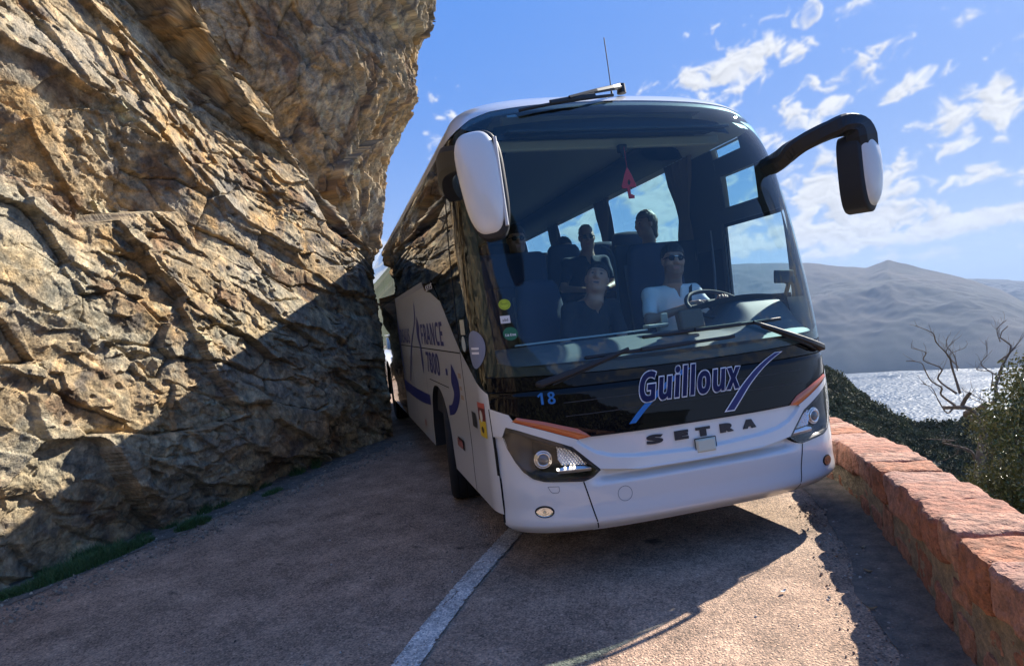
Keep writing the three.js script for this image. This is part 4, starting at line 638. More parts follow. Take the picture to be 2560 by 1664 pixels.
// --- wipers, antenna, mirrors, wheels
{
  const W = (pts, w, h) => bar(pts.map(([x, y, o]) => { const p = fx(x, y, o); return [p.x, p.y, p.z]; }), w, h, [0, .3, 1]);
  const dense = (a, b, n, oa, ob) => Array.from({ length: n + 1 }, (_, i) => [mix(a[0], b[0], i / n), mix(a[1], b[1], i / n), mix(oa, ob, i / n)]);
  const wiper = (pivot, elbow, b0, b1) => {
    const g = new THREE.Group(); g.name = 'wiper'; bus.add(g);
    mesh('arm', bar(dense(pivot, elbow, 14, .045, .05).map(([x, y, o]) => fx(x, y, o).toArray()), .016, .012, [0, .3, 1], Array.from({ length: 15 }, (_, i) => 1.35 - .75 * i / 14)), M.plastic, g);
    mesh('blade', W(dense(b0, b1, 22, .024, .024), .010, .009), M.plastic, g);
    mesh('blade_rubber', W(dense(b0, b1, 22, .010, .010), .004, .008), M.rubber, g);
    mesh('blade_holder', W(dense([mix(b0[0], b1[0], .35), mix(b0[1], b1[1], .35)], [mix(b0[0], b1[0], .68), mix(b0[1], b1[1], .68)], 8, .036, .036), .013, .007), M.plastic, g);
    const p = fx(pivot[0], pivot[1], .02); mesh('pivot', at(new THREE.SphereGeometry(.030, 16, 12), p.x, p.y, p.z, 0, 0, 0, [1.2, .8, 1]), M.plastic, g);
    const s = fx(mix(pivot[0], elbow[0], .1), mix(pivot[1], elbow[1], .1), .02);
    mesh('linkage', W(dense([mix(pivot[0], elbow[0], .12), mix(pivot[1], elbow[1], .12) - .03], [mix(pivot[0], elbow[0], .9), mix(pivot[1], elbow[1], .9) - .012], 10, .03, .04), .006, .005), M.plastic, g);
    return g;
  };
  wiper([1.10, 1.225], [.50, 1.458], [-.295, 1.447], [.745, 1.462]); wiper([-.975, 1.232], [-.416, 1.385], [-.69, 1.362], [.35, 1.385]);
  // upper wiper lying along the top edge
  const up = new THREE.Group(); up.name = 'wiper'; bus.add(up);
  mesh('blade', W(dense([-.78, 3.06], [-.02, 3.185], 20, .03, .03), .010, .010), M.plastic, up); mesh('blade_holder', W(dense([-.55, 3.10], [-.18, 3.165], 10, .042, .042), .016, .009), M.plastic, up);
  mesh('arm', bar([[-.40, 3.125, .055], [-.15, 3.19, .06], [.02, 3.235, .065], [.13, 3.27, .07]].map(([x, y, o]) => fx(x, y, o).toArray()), .016, .012, [0, .3, 1], [.7, 1, 1.2, 1.5]), M.plastic, up);
  const pv = fx(.135, 3.27, .05); mesh('pivot', at(new THREE.CylinderGeometry(.03, .036, .07, 20), pv.x, pv.y, pv.z), M.plastic, up);
  const ant = new THREE.Group(); ant.name = 'antenna'; bus.add(ant);
  mesh('antenna_base', at(new THREE.CylinderGeometry(.006, .022, .10, 14), .215, 3.375, -1.25, 0, 0, .05), M.plastic, ant); mesh('antenna_rod', tube([[.213, 3.42, -1.25], [.205, 3.62, -1.25], [.198, 3.86, -1.26]], .0042, 12, 6), M.plastic, ant);
  // small light patch behind the glass, top corner
  mesh('label_strip', wrapF(at(new THREE.PlaneGeometry(.065, .022), -.83, 3.055, 0), -.004), std({ color: rgb(.16, .22, .26) }), bus);
  // mirrors
  const resample = (pts, n) => new THREE.CatmullRomCurve3(pts.map((p) => V(...p)), false, 'centripetal').getPoints(n).map((v) => v.toArray());
  function shell(w, h, d, f, inset, a0, a1) { return grid(48, 16, (u, v) => { const a = u * Math.PI * 2, c = Math.cos(a), s = Math.sin(a), e = 2 / f, r = Math.pow(Math.pow(Math.abs(c), f) + Math.pow(Math.abs(s), f), -1 / f), q = mix(a0, a1, v), rho = Math.sin(q), y = s * r * h * rho, tw = 1 + .12 * y / h; return [c * r * w * rho * tw + .03 * (1 - (y / h) * (y / h)) * inset, y, d * Math.cos(q)]; }); }
  const m1 = new THREE.Group(); m1.name = 'wing_mirror'; bus.add(m1); m1.position.set(-1.295, 2.425, .14); m1.rotation.set(-.10, -.30, .075);
  mesh('mirror_cover', shell(.118, .296, .075, 3.2, 0, 0, Math.PI / 2), M.white, m1); mesh('mirror_rim', merge([at(shell(.130, .312, .05, 3.4, 0, .9, Math.PI / 2), .012, -.010, -.012), at(grid(48, 6, (u, v) => { const a = u * Math.PI * 2, c = Math.cos(a), s = Math.sin(a), r = Math.pow(Math.pow(Math.abs(c), 3.4) + Math.pow(Math.abs(s), 3.4), -1 / 3.4), y = s * r * .312; return [c * r * .130 * (1 + .12 * y / .312) * (1 - .06 * v), y * (1 - .04 * v), -.13 * v]; }), .012, -.010, -.012)]), M.plastic, m1);
  mesh('mirror_glass', at(shell(.122, .30, .004, 3.4, 0, 0, Math.PI / 2), .012, -.010, -.137), M.chrome, m1);
  mesh('mirror_trim', bar(Array.from({ length: 14 }, (_, i) => { const y = mix(.235, -.27, i / 13); return [.112 + .018 * y / .3, y, .012]; }), .010, .016, [0, 0, 1]), M.rim, m1);
  mesh('mirror_arm', bar(resample([[-1.29, 2.60, -.64], [-1.36, 2.63, -.50], [-1.40, 2.64, -.25], [-1.37, 2.60, .02]], 20), .055, .10, [0, 1, 0], Array.from({ length: 21 }, (_, i) => 1.3 - .6 * i / 20)), M.plastic, bus);
  const m2 = new THREE.Group(); m2.name = 'wing_mirror'; bus.add(m2); m2.position.set(1.605, 2.455, -.13); m2.rotation.set(-.06, .42, -.14);
  mesh('mirror_cover', shell(.112, .275, .085, 3, 0, 0, Math.PI / 2), M.white, m2); mesh('mirror_rim', merge([at(shell(.126, .296, .05, 3.2, 0, .9, Math.PI / 2), 0, -.012, -.012), at(grid(48, 6, (u, v) => { const a = u * Math.PI * 2, c = Math.cos(a), s = Math.sin(a), r = Math.pow(Math.pow(Math.abs(c), 3.2) + Math.pow(Math.abs(s), 3.2), -1 / 3.2), y = s * r * .296; return [c * r * .126 * (1 + .12 * y / .296) * (1 - .05 * v), y * (1 - .04 * v), -.15 * v]; }), 0, -.012, -.012)]), M.plastic, m2);
  mesh('mirror_glass', at(shell(.12, .28, .004, 3.2, 0, 0, Math.PI / 2), 0, -.012, -.157), M.chrome, m2);
  mesh('mirror_arm', bar(resample([[1.19, 2.61, -.70], [1.225, 2.645, -.58], [1.26, 2.69, -.48], [1.33, 2.735, -.38], [1.43, 2.775, -.28], [1.52, 2.79, -.20], [1.58, 2.755, -.165], [1.60, 2.66, -.16], [1.605, 2.52, -.16], [1.61, 2.36, -.16]], 40), .062, .052, [.2, .2, 1], Array.from({ length: 41 }, (_, i) => lerpAt([0, .2, .45, .6, .75, 1], [1.1, 1.05, 1.0, 1.25, 1.6, 1.3], i / 40))), M.plastic, bus);
  // wheels
  const wheel = (x, z, steer) => {
    const g = new THREE.Group(); g.name = 'wheel'; g.position.set(x, .505, z); g.rotation.y = steer; bus.add(g);
    const prof = [[.29, -.13], [.36, -.15], [.46, -.152], [.492, -.135], [.502, -.11], [.505, -.08], [.497, -.078], [.497, -.068], [.505, -.066], [.505, -.006], [.497, -.004], [.497, .006], [.505, .008], [.505, .066], [.497, .068], [.497, .078], [.505, .08], [.502, .11], [.492, .135], [.46, .152], [.36, .15], [.29, .13]].map(([r, y]) => new THREE.Vector2(r, y));
    mesh('tyre', at(new THREE.LatheGeometry(prof, 64), 0, 0, 0, 0, 0, Math.PI / 2), M.rubber, g);
    const rim = [[0, .02], [.11, .03], [.13, .10], [.16, .10], [.18, .03], [.25, .05], [.29, .13], [.29, -.13]].map(([r, y]) => new THREE.Vector2(r, y));
    mesh('rim', at(new THREE.LatheGeometry(rim, 48), 0, 0, 0, 0, 0, x < 0 ? Math.PI / 2 : -Math.PI / 2), M.silver, g);
  };
  wheel(-1.10, -2.50, -.16); wheel(1.10, -2.50, -.16); wheel(-1.10, -8.7, 0); wheel(1.10, -8.7, 0);
  mesh('underbody', box(2.3, .12, 11, 0, 0, .52, -6.1), M.gap, bus);
}
// ------------------------------------------------------------------ inside the coach
{
  const fabricBump = pixels(256, (x, y) => .5 + .3 * Math.sin(x * 6.2832 * 32) * Math.sin(y * 6.2832 * 32) + .3 * tfbm(x, y, 12, 3, 61));
  const I = {
    seat: std({ color: rgb(.030, .040, .075), roughness: .9, bumpMap: rep(fabricBump, 6), bumpScale: .002 }), trim: std({ color: rgb(.07, .075, .085), roughness: .6 }), dark: std({ color: rgb(.022, .024, .03), roughness: .7 }),
    dash: std({ color: rgb(.075, .085, .095), roughness: .65 }), ceiling: std({ color: rgb(.32, .31, .29), roughness: .8 }), beige: std({ color: rgb(.40, .37, .31), roughness: .7 }), curtain: std({ color: rgb(.17, .13, .10), roughness: .95 }), floor: std({ color: rgb(.05, .05, .055), roughness: .8 }),
  };
  mesh('floor', merge([box(2.44, .06, 10.1, 0, 0, 1.17, -6.72), box(2.30, .06, 1.15, 0, 0, .78, -1.16), box(2.44, .42, .05, 0, 0, .98, -1.72)]), I.floor, bus);
  for (const s of [-1, 1]) mesh('wall_lining', merge([patchS((y) => zs(y) - .55, -11.7, () => .8, () => s > 0 ? 1.60 : 1.05, 40, 6, -.05, s), patchS(-1.5, -11.7, () => 1.05, () => 2.085, 40, 8, -.05, s)]), I.dark, bus);
  mesh('pillar_lining', merge([patchS((y) => zs(y) - .33, -.64, () => 1.60, () => 2.97, 6, 20, -.035, 1), patchS(-1.47, -1.98, () => 1.6, () => 2.97, 6, 14, -.035, 1), patchS(-.64, -1.47, () => 2.30, () => 2.43, 6, 4, -.035, 1), patchS(-.64, -.93, () => 2.43, () => 2.71, 4, 6, -.035, 1), patchS(-1.40, -1.47, () => 2.43, () => 2.71, 3, 6, -.035, 1), patchS(-.64, -1.47, () => 2.71, () => 2.875, 6, 4, -.035, 1), patchS(-.64, -1.06, () => 2.875, () => 2.97, 4, 4, -.035, 1)]), I.trim, bus);
  mesh('window_frame', merge([patchS(-.655, -1.455, () => 1.60, () => 1.635, 6, 2, -.03, 1), patchS(-.655, -1.455, () => 2.265, () => 2.30, 6, 2, -.03, 1), patchS(-1.435, -1.455, () => 1.6, () => 2.3, 2, 6, -.03, 1)]), I.dark, bus);
  // roof lining, racks, header
  mesh('ceiling', grid(20, 40, (u, v) => { const x = mix(-.86, .86, u); return [x, 3.16 + .10 * (1 - (x / .86) ** 2) * sst(-1.2, -2.2, mix(-1.0, -11.6, v)), mix(-1.0, -11.6, v)]; }), I.ceiling, bus);
  const rack = (s, pts) => { const sh = pts; const n = sh.length, z0 = s < 0 ? -1.35 : -1.95, z1 = -11.6; return grid(n, 30, (u, v) => { const k = Math.round(u * n) % n; return [sh[k][0], sh[k][1], mix(z0, z1, v)]; }); };
  mesh('luggage_rack', rack(-1, [[-1.23, 2.84], [-.98, 2.80], [-.76, 2.86], [-.70, 2.98], [-.74, 3.13], [-1.0, 3.2], [-1.2, 3.05]]), I.dark, bus);
  mesh('luggage_rack', rack(1, [[1.22, 3.02], [1.0, 3.00], [.84, 3.02], [.78, 3.08], [.80, 3.16], [1.0, 3.2], [1.18, 3.1]]), I.trim, bus);
  mesh('rack_light_strip', bar([[-.70, 2.93, -1.6], [-.70, 2.93, -11]], .012, .012), I.beige, bus);
  mesh('header_panel', merge([box(2.0, .075, .06, .015, -.02, 2.925, -1.0), box(1.62, .22, .05, .02, 0, 3.06, -1.06)]), I.beige, bus);
  mesh('header_shade', patchF(-.80, .80, (T) => 2.985, (T) => 3.19 - .06 * Math.abs(T), 40, 8, -.13), I.dark, bus);
  mesh('header_shade', box(1.75, .02, .36, .005, 0, 2.965, -.84, .12), I.dark, bus);
  mesh('header_bracket', merge([box(.07, .06, .05, .01, .10, 2.865, -.93), box(.03, .05, .03, .008, .10, 2.82, -.92)]), I.dark, bus);
  // dashboard
  const dash = new THREE.Group(); dash.name = 'dashboard'; bus.add(dash);
  mesh('dash_top', grid(70, 26, (u, v) => { const T = mix(-.93, .93, u), f = FS(T, 1.345, -.05), zr = -.70 - .12 * sst(0, .5, T), z = mix(f.z, zr, v), x = mix(f.x, T * 1.24, v), e = Math.sin(Math.PI * clamp(v)); const hump = sst(.46, .74, x) * sst(1.25, 1.1, x); return [x, 1.345 + .10 * Math.pow(v, .6) + hump * .17 * sst(.1, .6, v) * (1 - .10 * sst(.85, 1, v)) + .02 * e, z]; }), I.dash, dash);
  mesh('dash_front', grid(50, 8, (u, v) => { const T = mix(-.93, .93, u), x = T * 1.24, hump = sst(.46, .74, x) * sst(1.25, 1.1, x), top = 1.445 + hump * .153, zr = -.70 - .12 * sst(0, .5, T); return [x, mix(top, .82, v), zr + .10 * v]; }), I.dash, dash);
  mesh('instrument_hood', grid(30, 10, (u, v) => { const a = mix(-.42, .42, u); return [.80 + a, 1.60 + .055 * Math.cos(a * 3.4) - .06 * v, -.62 - .16 * v + .06 * Math.cos(a * 3)]; }), I.dash, dash);
  mesh('dash_edge', bar([[-.98, 1.462, -.66], [-.5, 1.466, -.68], [.05, 1.468, -.70]], .008, .006), std({ color: rgb(.5, .5, .5), roughness: .3 }), dash);
  mesh('ticket_console', merge([box(.19, .15, .08, .025, .21, 1.515, -.36, -.25)]), std({ color: rgb(.10, .055, .03), roughness: .5 }), dash);
  mesh('console_tray', merge([box(.16, .02, .10, .008, .02, 1.50, -.50), box(.05, .10, .02, .008, .10, 1.53, -.52)]), I.beige, dash);
  const gps = mesh('navigation_unit', box(.15, .095, .022, .01, 1.03, 1.755, -.40, 0, -.15, -.08), I.dark, dash); mesh('unit_stem', merge([bar([[1.06, 1.75, -.41], [1.09, 1.70, -.43], [1.08, 1.62, -.46]], .014, .014), box(.07, .06, .05, .012, 1.10, 1.73, -.43)]), I.dark, gps);
  const sw = new THREE.Group(); sw.name = 'steering_wheel'; sw.position.set(.70, 1.60, -.80); sw.rotation.set(-1.05, 0, 0); bus.add(sw);
  mesh('wheel_rim', new THREE.TorusGeometry(.225, .016, 12, 48), I.dark, sw); mesh('wheel_hub', merge([box(.14, .12, .05, .02), box(.42, .035, .02, .008), box(.035, .21, .02, .008, 0, -.1, 0)]), I.dark, sw);
  // seats
  function seat(name, x, y, z, w, h, turn, wing = 0) {   // y: cushion top
    const g = new THREE.Group(); g.name = name; g.position.set(x, y, z); g.rotation.y = turn; bus.add(g);
    mesh('cushion', at(new RoundedBoxGeometry(w, .14, .46, 4, .05), 0, -.07, .20), I.seat, g);
    mesh('backrest', grid(26, 30, (u, v) => { const a = u * Math.PI * 2, t = v, e = 3.4, c = Math.cos(a), s = Math.sin(a), r = Math.pow(Math.pow(Math.abs(c), e) + Math.pow(Math.abs(s), e), -1 / e), yy = (t < .06 ? t / .06 * .1 : t > .92 ? 1 - Math.pow((1 - t) / .08, 2) * .10 : mix(.1, .90, (t - .06) / .86)), round = t < .06 ? Math.sqrt(t / .06) : t > .92 ? Math.sqrt(Math.max(0, 1 - Math.pow((t - .92) / .08, 2))) : 1, nar = 1 - .16 * sst(.62, .95, yy); return [c * r * w / 2 * nar * round, yy * h - .08, -.06 - .14 * yy + s * r * (.065 + .02 * sst(.7, .85, yy)) * round]; }), I.seat, g);
    mesh('backrest_shell', at(new RoundedBoxGeometry(w * .92, h * .72, .03, 3, .014), 0, h * .40, -.205, -.14), I.trim, g);
    mesh('armrest', at(new RoundedBoxGeometry(.045, .05, .34, 3, .02), (x > 0 ? -1 : 1) * (w / 2 + .01), .20, .10), I.dark, g);
    mesh('seat_base', box(w * .8, .36, .36, .02, 0, -.32, .16), I.dark, g);
    return g;
  }
  for (let k = 0; k < 11; k++) { for (const x of [.52, .99]) if (k || x > .6) seat('passenger_seat', x, 1.68, -2.62 - .80 * k, .45, .86, 0); for (const x of [-.52, -.99]) seat('passenger_seat', x, 1.66, -2.50 - .80 * k, .45, .84, 0); }
  seat('driver_seat', .62, 1.22, -1.42, .54, 1.06, 0); seat('guide_seat', -.44, 1.16, -1.42, .46, .88, .25);
  mesh('partition', merge([box(.80, .95, .05, .02, -.68, 1.72, -1.90), at(new RoundedBoxGeometry(.66, .34, .10, 4, .05), -.62, 2.06, -1.92)]), I.seat, bus);
  mesh('partition', box(.85, 1.0, .05, .02, .80, 1.72, -1.86), I.dark, bus);
  mesh('grab_rail', tube([[.34, 1.2, -1.80], [.34, 2.05, -1.80], [.30, 2.18, -1.80], [.22, 2.22, -1.80]], .014, 20, 8), I.trim, bus);
  mesh('seat_belt_reel', tube([[1.16, 2.25, -1.5], [1.14, 1.9, -1.46], [1.08, 1.5, -1.40]], .012, 10, 6), I.trim, bus);
  // tied curtains at the far windows
  const curtain = (z, w0, w1, side) => mesh('curtain', grid(24, 24, (u, v) => { const y = mix(3.0, 2.02, v), w = lerpAt([2.02, 2.30, 2.45, 2.6, 2.8, 3.0], [w1 * .9, w1 * .75, w1 * .55, w1 * .75, (w0 + w1) / 2, w0], y), e = mix(-1, 1, u); return [1.215 - .03 - .018 * Math.cos(e * 22) * (w / w0), y, z + side * .5 * (w0 - w) * .3 + e * w / 2]; }), I.curtain, bus);
  curtain(-2.02, .52, .36, 1); curtain(-3.92, .46, .30, 1); curtain(-5.82, .44, .30, 1); curtain(-7.56, .44, .3, 1); curtain(-9.4, .44, .3, 1);
  // the hanging ornament is a thing of its own
  const orn = thing('hanging_ornament', 'small red ornament dangling on a string behind the windscreen', 'ornament');
  const red = std({ color: rgb(.62, .03, .04), roughness: .5 });
  mesh('string', tube([[.055, 2.845, -.80], [.055, 2.75, -.79], [.055, 2.66, -.78]], .0022, 6, 5), red, orn);
  const sh = new THREE.Shape([[0, .10], [.022, .05], [.032, .02], [.052, -.035], [.050, -.05], [.02, -.045], [.006, -.05], [.008, -.10], [.034, -.115], [.032, -.13], [-.006, -.128], [-.012, -.05], [-.045, -.05], [-.05, -.035], [-.03, .02], [-.022, .05]].map(([a, b]) => new THREE.Vector2(a, b))); const hole = new THREE.Path(); hole.absellipse(.004, -.012, .013, .022, 0, Math.PI * 2); sh.holes.push(hole);
  mesh('ornament_body', at(new THREE.ExtrudeGeometry(sh, { depth: .012, bevelEnabled: true, bevelSize: .003, bevelThickness: .003, bevelSegments: 2 }), .055, 2.585, -.785, 0, -.35), red, orn);
}
// ------------------------------------------------------------------ people in the coach
// a mesh of the zero set of a distance field, on a grid
function net(f, lo, hi, cell) {
  const n = [0, 1, 2].map((k) => Math.ceil((hi[k] - lo[k]) / cell) + 2), nx = n[0], ny = n[1], nz = n[2], F = new Float32Array(nx * ny * nz), id = new Int32Array(nx * ny * nz).fill(-1), pos = [], idx = [];
  for (let k = 0, o = 0; k < nz; k++) for (let j = 0; j < ny; j++) for (let i = 0; i < nx; i++, o++) F[o] = f(lo[0] + (i - .5) * cell, lo[1] + (j - .5) * cell, lo[2] + (k - .5) * cell);
  const C = [0, 1, nx, nx + 1, nx * ny, nx * ny + 1, nx * ny + nx, nx * ny + nx + 1], E = [[0, 1], [2, 3], [4, 5], [6, 7], [0, 2], [1, 3], [4, 6], [5, 7], [0, 4], [1, 5], [2, 6], [3, 7]];
  for (let k = 0; k < nz - 1; k++) for (let j = 0; j < ny - 1; j++) for (let i = 0; i < nx - 1; i++) {
    const o = (k * ny + j) * nx + i; let m = 0; for (let c = 0; c < 8; c++) if (F[o + C[c]] < 0) m |= 1 << c; if (m === 0 || m === 255) continue;
    let x = 0, y = 0, z = 0, q = 0; for (const [a, b] of E) { const A = F[o + C[a]], B = F[o + C[b]]; if ((A < 0) === (B < 0)) continue; const t = A / (A - B); x += mix(a & 1, b & 1, t); y += mix(a >> 1 & 1, b >> 1 & 1, t); z += mix(a >> 2 & 1, b >> 2 & 1, t); q++; }
    id[o] = pos.length / 3; pos.push(lo[0] + (i + x / q - .5) * cell, lo[1] + (j + y / q - .5) * cell, lo[2] + (k + z / q - .5) * cell);
  }
  const quad = (a, b, c, d, flip) => { if (a < 0 || b < 0 || c < 0 || d < 0) return; flip ? idx.push(a, c, b, a, d, c) : idx.push(a, b, c, a, c, d); };
  for (let k = 1; k < nz - 1; k++) for (let j = 1; j < ny - 1; j++) for (let i = 1; i < nx - 1; i++) {
    const o = (k * ny + j) * nx + i, s = F[o] < 0;
    if (s !== F[o + 1] < 0) quad(id[o], id[o - nx], id[o - nx - nx * ny], id[o - nx * ny], !s);
    if (s !== F[o + nx] < 0) quad(id[o], id[o - nx * ny], id[o - nx * ny - 1], id[o - 1], !s);
    if (s !== F[o + nx * ny] < 0) quad(id[o], id[o - 1], id[o - 1 - nx], id[o - nx], !s);
  }
  return { pos, idx };
}
const smin = (a, b, k) => { const h = Math.max(k - Math.abs(a - b), 0) / k; return Math.min(a, b) - h * h * k * .25; };
function cap(p, a, b, ra, rb) { const dx = b[0] - a[0], dy = b[1] - a[1], dz = b[2] - a[2], px = p[0] - a[0], py = p[1] - a[1], pz = p[2] - a[2], t = clamp((px * dx + py * dy + pz * dz) / (dx * dx + dy * dy + dz * dz)); return Math.hypot(px - t * dx, py - t * dy, pz - t * dz) - mix(ra, rb, t); }
function ell(p, c, r) { const x = (p[0] - c[0]) / r[0], y = (p[1] - c[1]) / r[1], z = (p[2] - c[2]) / r[2], l = Math.hypot(x, y, z); return (l - 1) * Math.min(r[0], r[1], r[2]); }
function headField(p, o) {
  let d = ell(p, [0, .035, -.014], [.077, .090, .097]);
  d = smin(d, ell(p, [0, -.035, .022], [.059, .080, .066]), .05); d = smin(d, cap(p, [-.035, -.078, .02], [.035, -.078, .02], .030, .030), .04); d = smin(d, ell(p, [0, -.100, .056], [.026, .022, .024]), .03);
  d = smin(d, cap(p, [-.034, .030, .074], [.034, .030, .074], .012, .012), .025); for (const s of [-1, 1]) { d = smin(d, ell(p, [s * .040, -.022, .060], [.026, .024, .026]), .03); d = Math.max(d, -(ell(p, [s * .031, .008, .098], [.019, .013, .018]))) ; d = smin(d, ell(p, [s * .031, .007, .078], [.014, .012, .012]), .008); d = smin(d, ell(p, [s * .079, .0, -.008], [.011, .032, .020]), .008); }
  d = smin(d, cap(p, [0, .020, .088], [0, -.026, .112], .008, .013), .018); for (const s of [-1, 1]) d = smin(d, ell(p, [s * .012, -.030, .099], [.010, .008, .010]), .010);
  d = smin(d, cap(p, [-.022, -.060, .083], [.022, -.060, .083], .007, .007), .012); d = smin(d, cap(p, [-.017, -.073, .082], [.017, -.073, .082], .008, .008), .012);
  d = Math.max(d, -cap(p, [-.022, -.0665, .094], [.022, -.0665, .094], .0035 + (o.open ?? 0), .0035 + (o.open ?? 0)));
  d = smin(d, cap(p, [0, -.06, -.022], [0, -.17, -.034], .060, .066), .03);
  return d;
}
function person(o) {
  const g = thing('person', o.label, 'person'); if (o.group) g.userData.group = o.group; g.position.set(...o.hip);
  const yaw = new THREE.Matrix4().makeRotationY(o.yaw ?? 0); g.rotation.y = o.yaw ?? 0;
  // joints in the figure's own axes: hip at the origin, z forward
  const L = o.lean ?? [0, -.08], neck = [L[0] * 1.0, .50, L[1]], chest = [L[0] * .72, .34, L[1] * .7 + .01], belly = [L[0] * .3, .14, .02 + L[1] * .3], W = o.wide ?? 1;
  const sh = [-1, 1].map((s) => [neck[0] + s * .185 * W, neck[1] - .055, neck[2] - .005]);
  const elbow = o.elbow ?? [[-.26, .17, .05], [.26, .17, .05]], wrist = o.wrist ?? [[-.14, .06, .28], [.14, .06, .28]], knee = [[-.13, .02, .44], [.13, .02, .44]], foot = [[-.13, -.42, .46], [.13, -.42, .46]];
  const torso = (p, e) => { let d = smin(ell(p, chest, [.165 * W + e, .20 + e, .115 * W + e]), ell(p, belly, [.155 * W + e, .17 + e, .12 * W + e]), .08); d = smin(d, cap(p, sh[0], sh[1], .062 + e, .062 + e), .06); d = smin(d, ell(p, [0, .02, .02], [.17 * W + e, .12 + e, .14 + e]), .06); return smin(d, cap(p, [neck[0], neck[1] - .05, neck[2]], [neck[0], neck[1] + .02, neck[2] + .01], .066 + e, .050 + e), .05); };
  const arm = (p, k, e, upto = 2) => { let d = cap(p, sh[k], elbow[k], .054 + e, .043 + e); if (upto > 1) d = smin(d, cap(p, elbow[k], wrist[k], .042 + e, .028 + e), .02); return d; };
  const legs = (p, e) => { let d = 9; for (const k of [0, 1]) { d = Math.min(d, smin(cap(p, [k ? .09 : -.09, 0, .03], knee[k], .085 + e, .062 + e), cap(p, knee[k], foot[k], .058 + e, .042 + e), .03)); d = smin(d, cap(p, [foot[k][0], foot[k][1] - .03, foot[k][2] - .03], [foot[k][0], foot[k][1] - .04, foot[k][2] + .14], .042, .034), .02); } return d; };
  const HP = new THREE.Vector3(...(o.head ?? [neck[0], neck[1] + .165, neck[2] + .045])), HQ = new THREE.Quaternion().setFromEuler(new THREE.Euler(o.look?.[0] ?? 0, o.look?.[1] ?? 0, o.look?.[2] ?? 0, 'YXZ')), HI = HQ.clone().invert(), tmp = V(0, 0, 0);
  const toHead = (x, y, z) => { tmp.set(x - HP.x, y - HP.y, z - HP.z).applyQuaternion(HI); return [tmp.x, tmp.y, tmp.z]; };
  const skin = o.skin ?? [.42, .24, .165];
  const B = net((x, y, z) => { const p = [x, y, z]; let d = torso(p, -.012); for (const k of [0, 1]) d = smin(d, arm(p, k, 0), .03); d = Math.min(d, legs(p, -.012)); const hb = toHead(x, y, z); if (Math.hypot(...hb) < .3) d = smin(d, cap(hb, [0, -.06, -.022], [0, -.17, -.034], .060, .068), .05); return d; }, [-.42, -.5, -.3], [.42, .68, .66], .019);
  const HS = o.near ? 1.09 : 1.05, H = net((x, y, z) => headField([x, y, z], o), [-.10, -.175, -.13], [.10, .14, .14], o.near ? .0042 : .0065);
  const pos = [...B.pos], col = [], idx = [...B.idx]; for (let i = 0; i < B.pos.length; i += 3) col.push(...skin);
  const base = pos.length / 3;
  for (let i = 0; i < H.pos.length; i += 3) {
    const x = H.pos[i], y = H.pos[i + 1], z = H.pos[i + 2]; tmp.set(x * HS, y * HS, z * HS).applyQuaternion(HQ); pos.push(tmp.x + HP.x, tmp.y + HP.y, tmp.z + HP.z);
    let c = [...skin]; const lip = Math.exp(-((x / .024) ** 4) - (((y + .066) / .012) ** 2)) * (z > .07 ? 1 : 0); c = [mix(c[0], .36, lip * .7), mix(c[1], .11, lip * .7), mix(c[2], .10, lip * .7)];
    const beard = (o.beard ?? 0) * sst(-.035, -.05, y - .02 * Math.abs(x) / .05 * 0) * sst(-.02, .02, z) * (1 - lip) * (Math.abs(x) < .09 ? 1 : 0); c = c.map((v, k) => mix(v, [.06, .045, .04][k], beard));
    const br = Math.exp(-(((Math.abs(x) - .032) / .022) ** 4) - (((y - .031) / .006) ** 2)) * (z > .06 ? 1 : 0); c = c.map((v) => mix(v, .04, br * .8)); const mouth = (o.open ?? 0) > 0 && Math.abs(y + .0665) < .006 && Math.abs(x) < .02 && z > .06 ? 1 : 0; c = c.map((v) => mix(v, .06, mouth)); col.push(...c);
  }
  for (const i of H.idx) idx.push(i + base);
  // hands: palm and five bent fingers
  for (const k of [0, 1]) {
    const w = wrist[k], e = elbow[k], f = V(w[0] - e[0], w[1] - e[1], w[2] - e[2]).normalize(), up = V(0, 1, 0), side = f.clone().cross(up).normalize(), nn = side.clone().cross(f).normalize(), s = k ? -1 : 1, P = (a, b, c) => [w[0] + f.x * a + side.x * b * s + nn.x * c, w[1] + f.y * a + side.y * b * s + nn.y * c, w[2] + f.z * a + side.z * b * s + nn.z * c];
    const chains = [[.085, -.030, .085], [.092, -.010, .095], [.088, .011, .090], [.080, .030, .070]].map(([a, b, l]) => [P(.05, b * .8, 0), P(a, b, .004), P(a + l * .40, b, -.008), P(a + l * .62, b, -.034), P(a + l * .55, b, -.058)]); chains.push([P(.02, -.030, 0), P(.045, -.052, -.006), P(.078, -.060, -.022), P(.100, -.052, -.038)]);
    const c0 = P(.08, 0, -.02), N = net((x, y, z) => { const p = [x, y, z]; let d = cap(p, P(.0, 0, 0), P(.03, 0, 0), .026, .028); for (const b of [-.024, 0, .024]) d = smin(d, cap(p, P(.02, b * .7, 0), P(.082, b, .002), .018, .015), .02); for (const ch of chains) for (let q = 0; q < ch.length - 1; q++) d = Math.min(d, cap(p, ch[q], ch[q + 1], .0098 - .0007 * q, .0093 - .0007 * q)); return d; }, c0.map((v) => v - .125), c0.map((v) => v + .125), o.near ? .0055 : .0085);
    const b0 = pos.length / 3; pos.push(...N.pos); for (let i = 0; i < N.pos.length; i += 3) col.push(...skin); for (const i of N.idx) idx.push(i + b0);
  }
  const body = mesh('body', geo(pos, idx, null, col), phy({ vertexColors: true, roughness: .55, sheen: .2 }), g);
  const cloth = (name, F, lo, hi, c, cell = .0135) => { const N = net(F, lo, hi, cell); return mesh(name, geo(N.pos, N.idx), std({ color: rgb(...c), roughness: .9 }), g); };
  const cl = o.collar ?? 0;
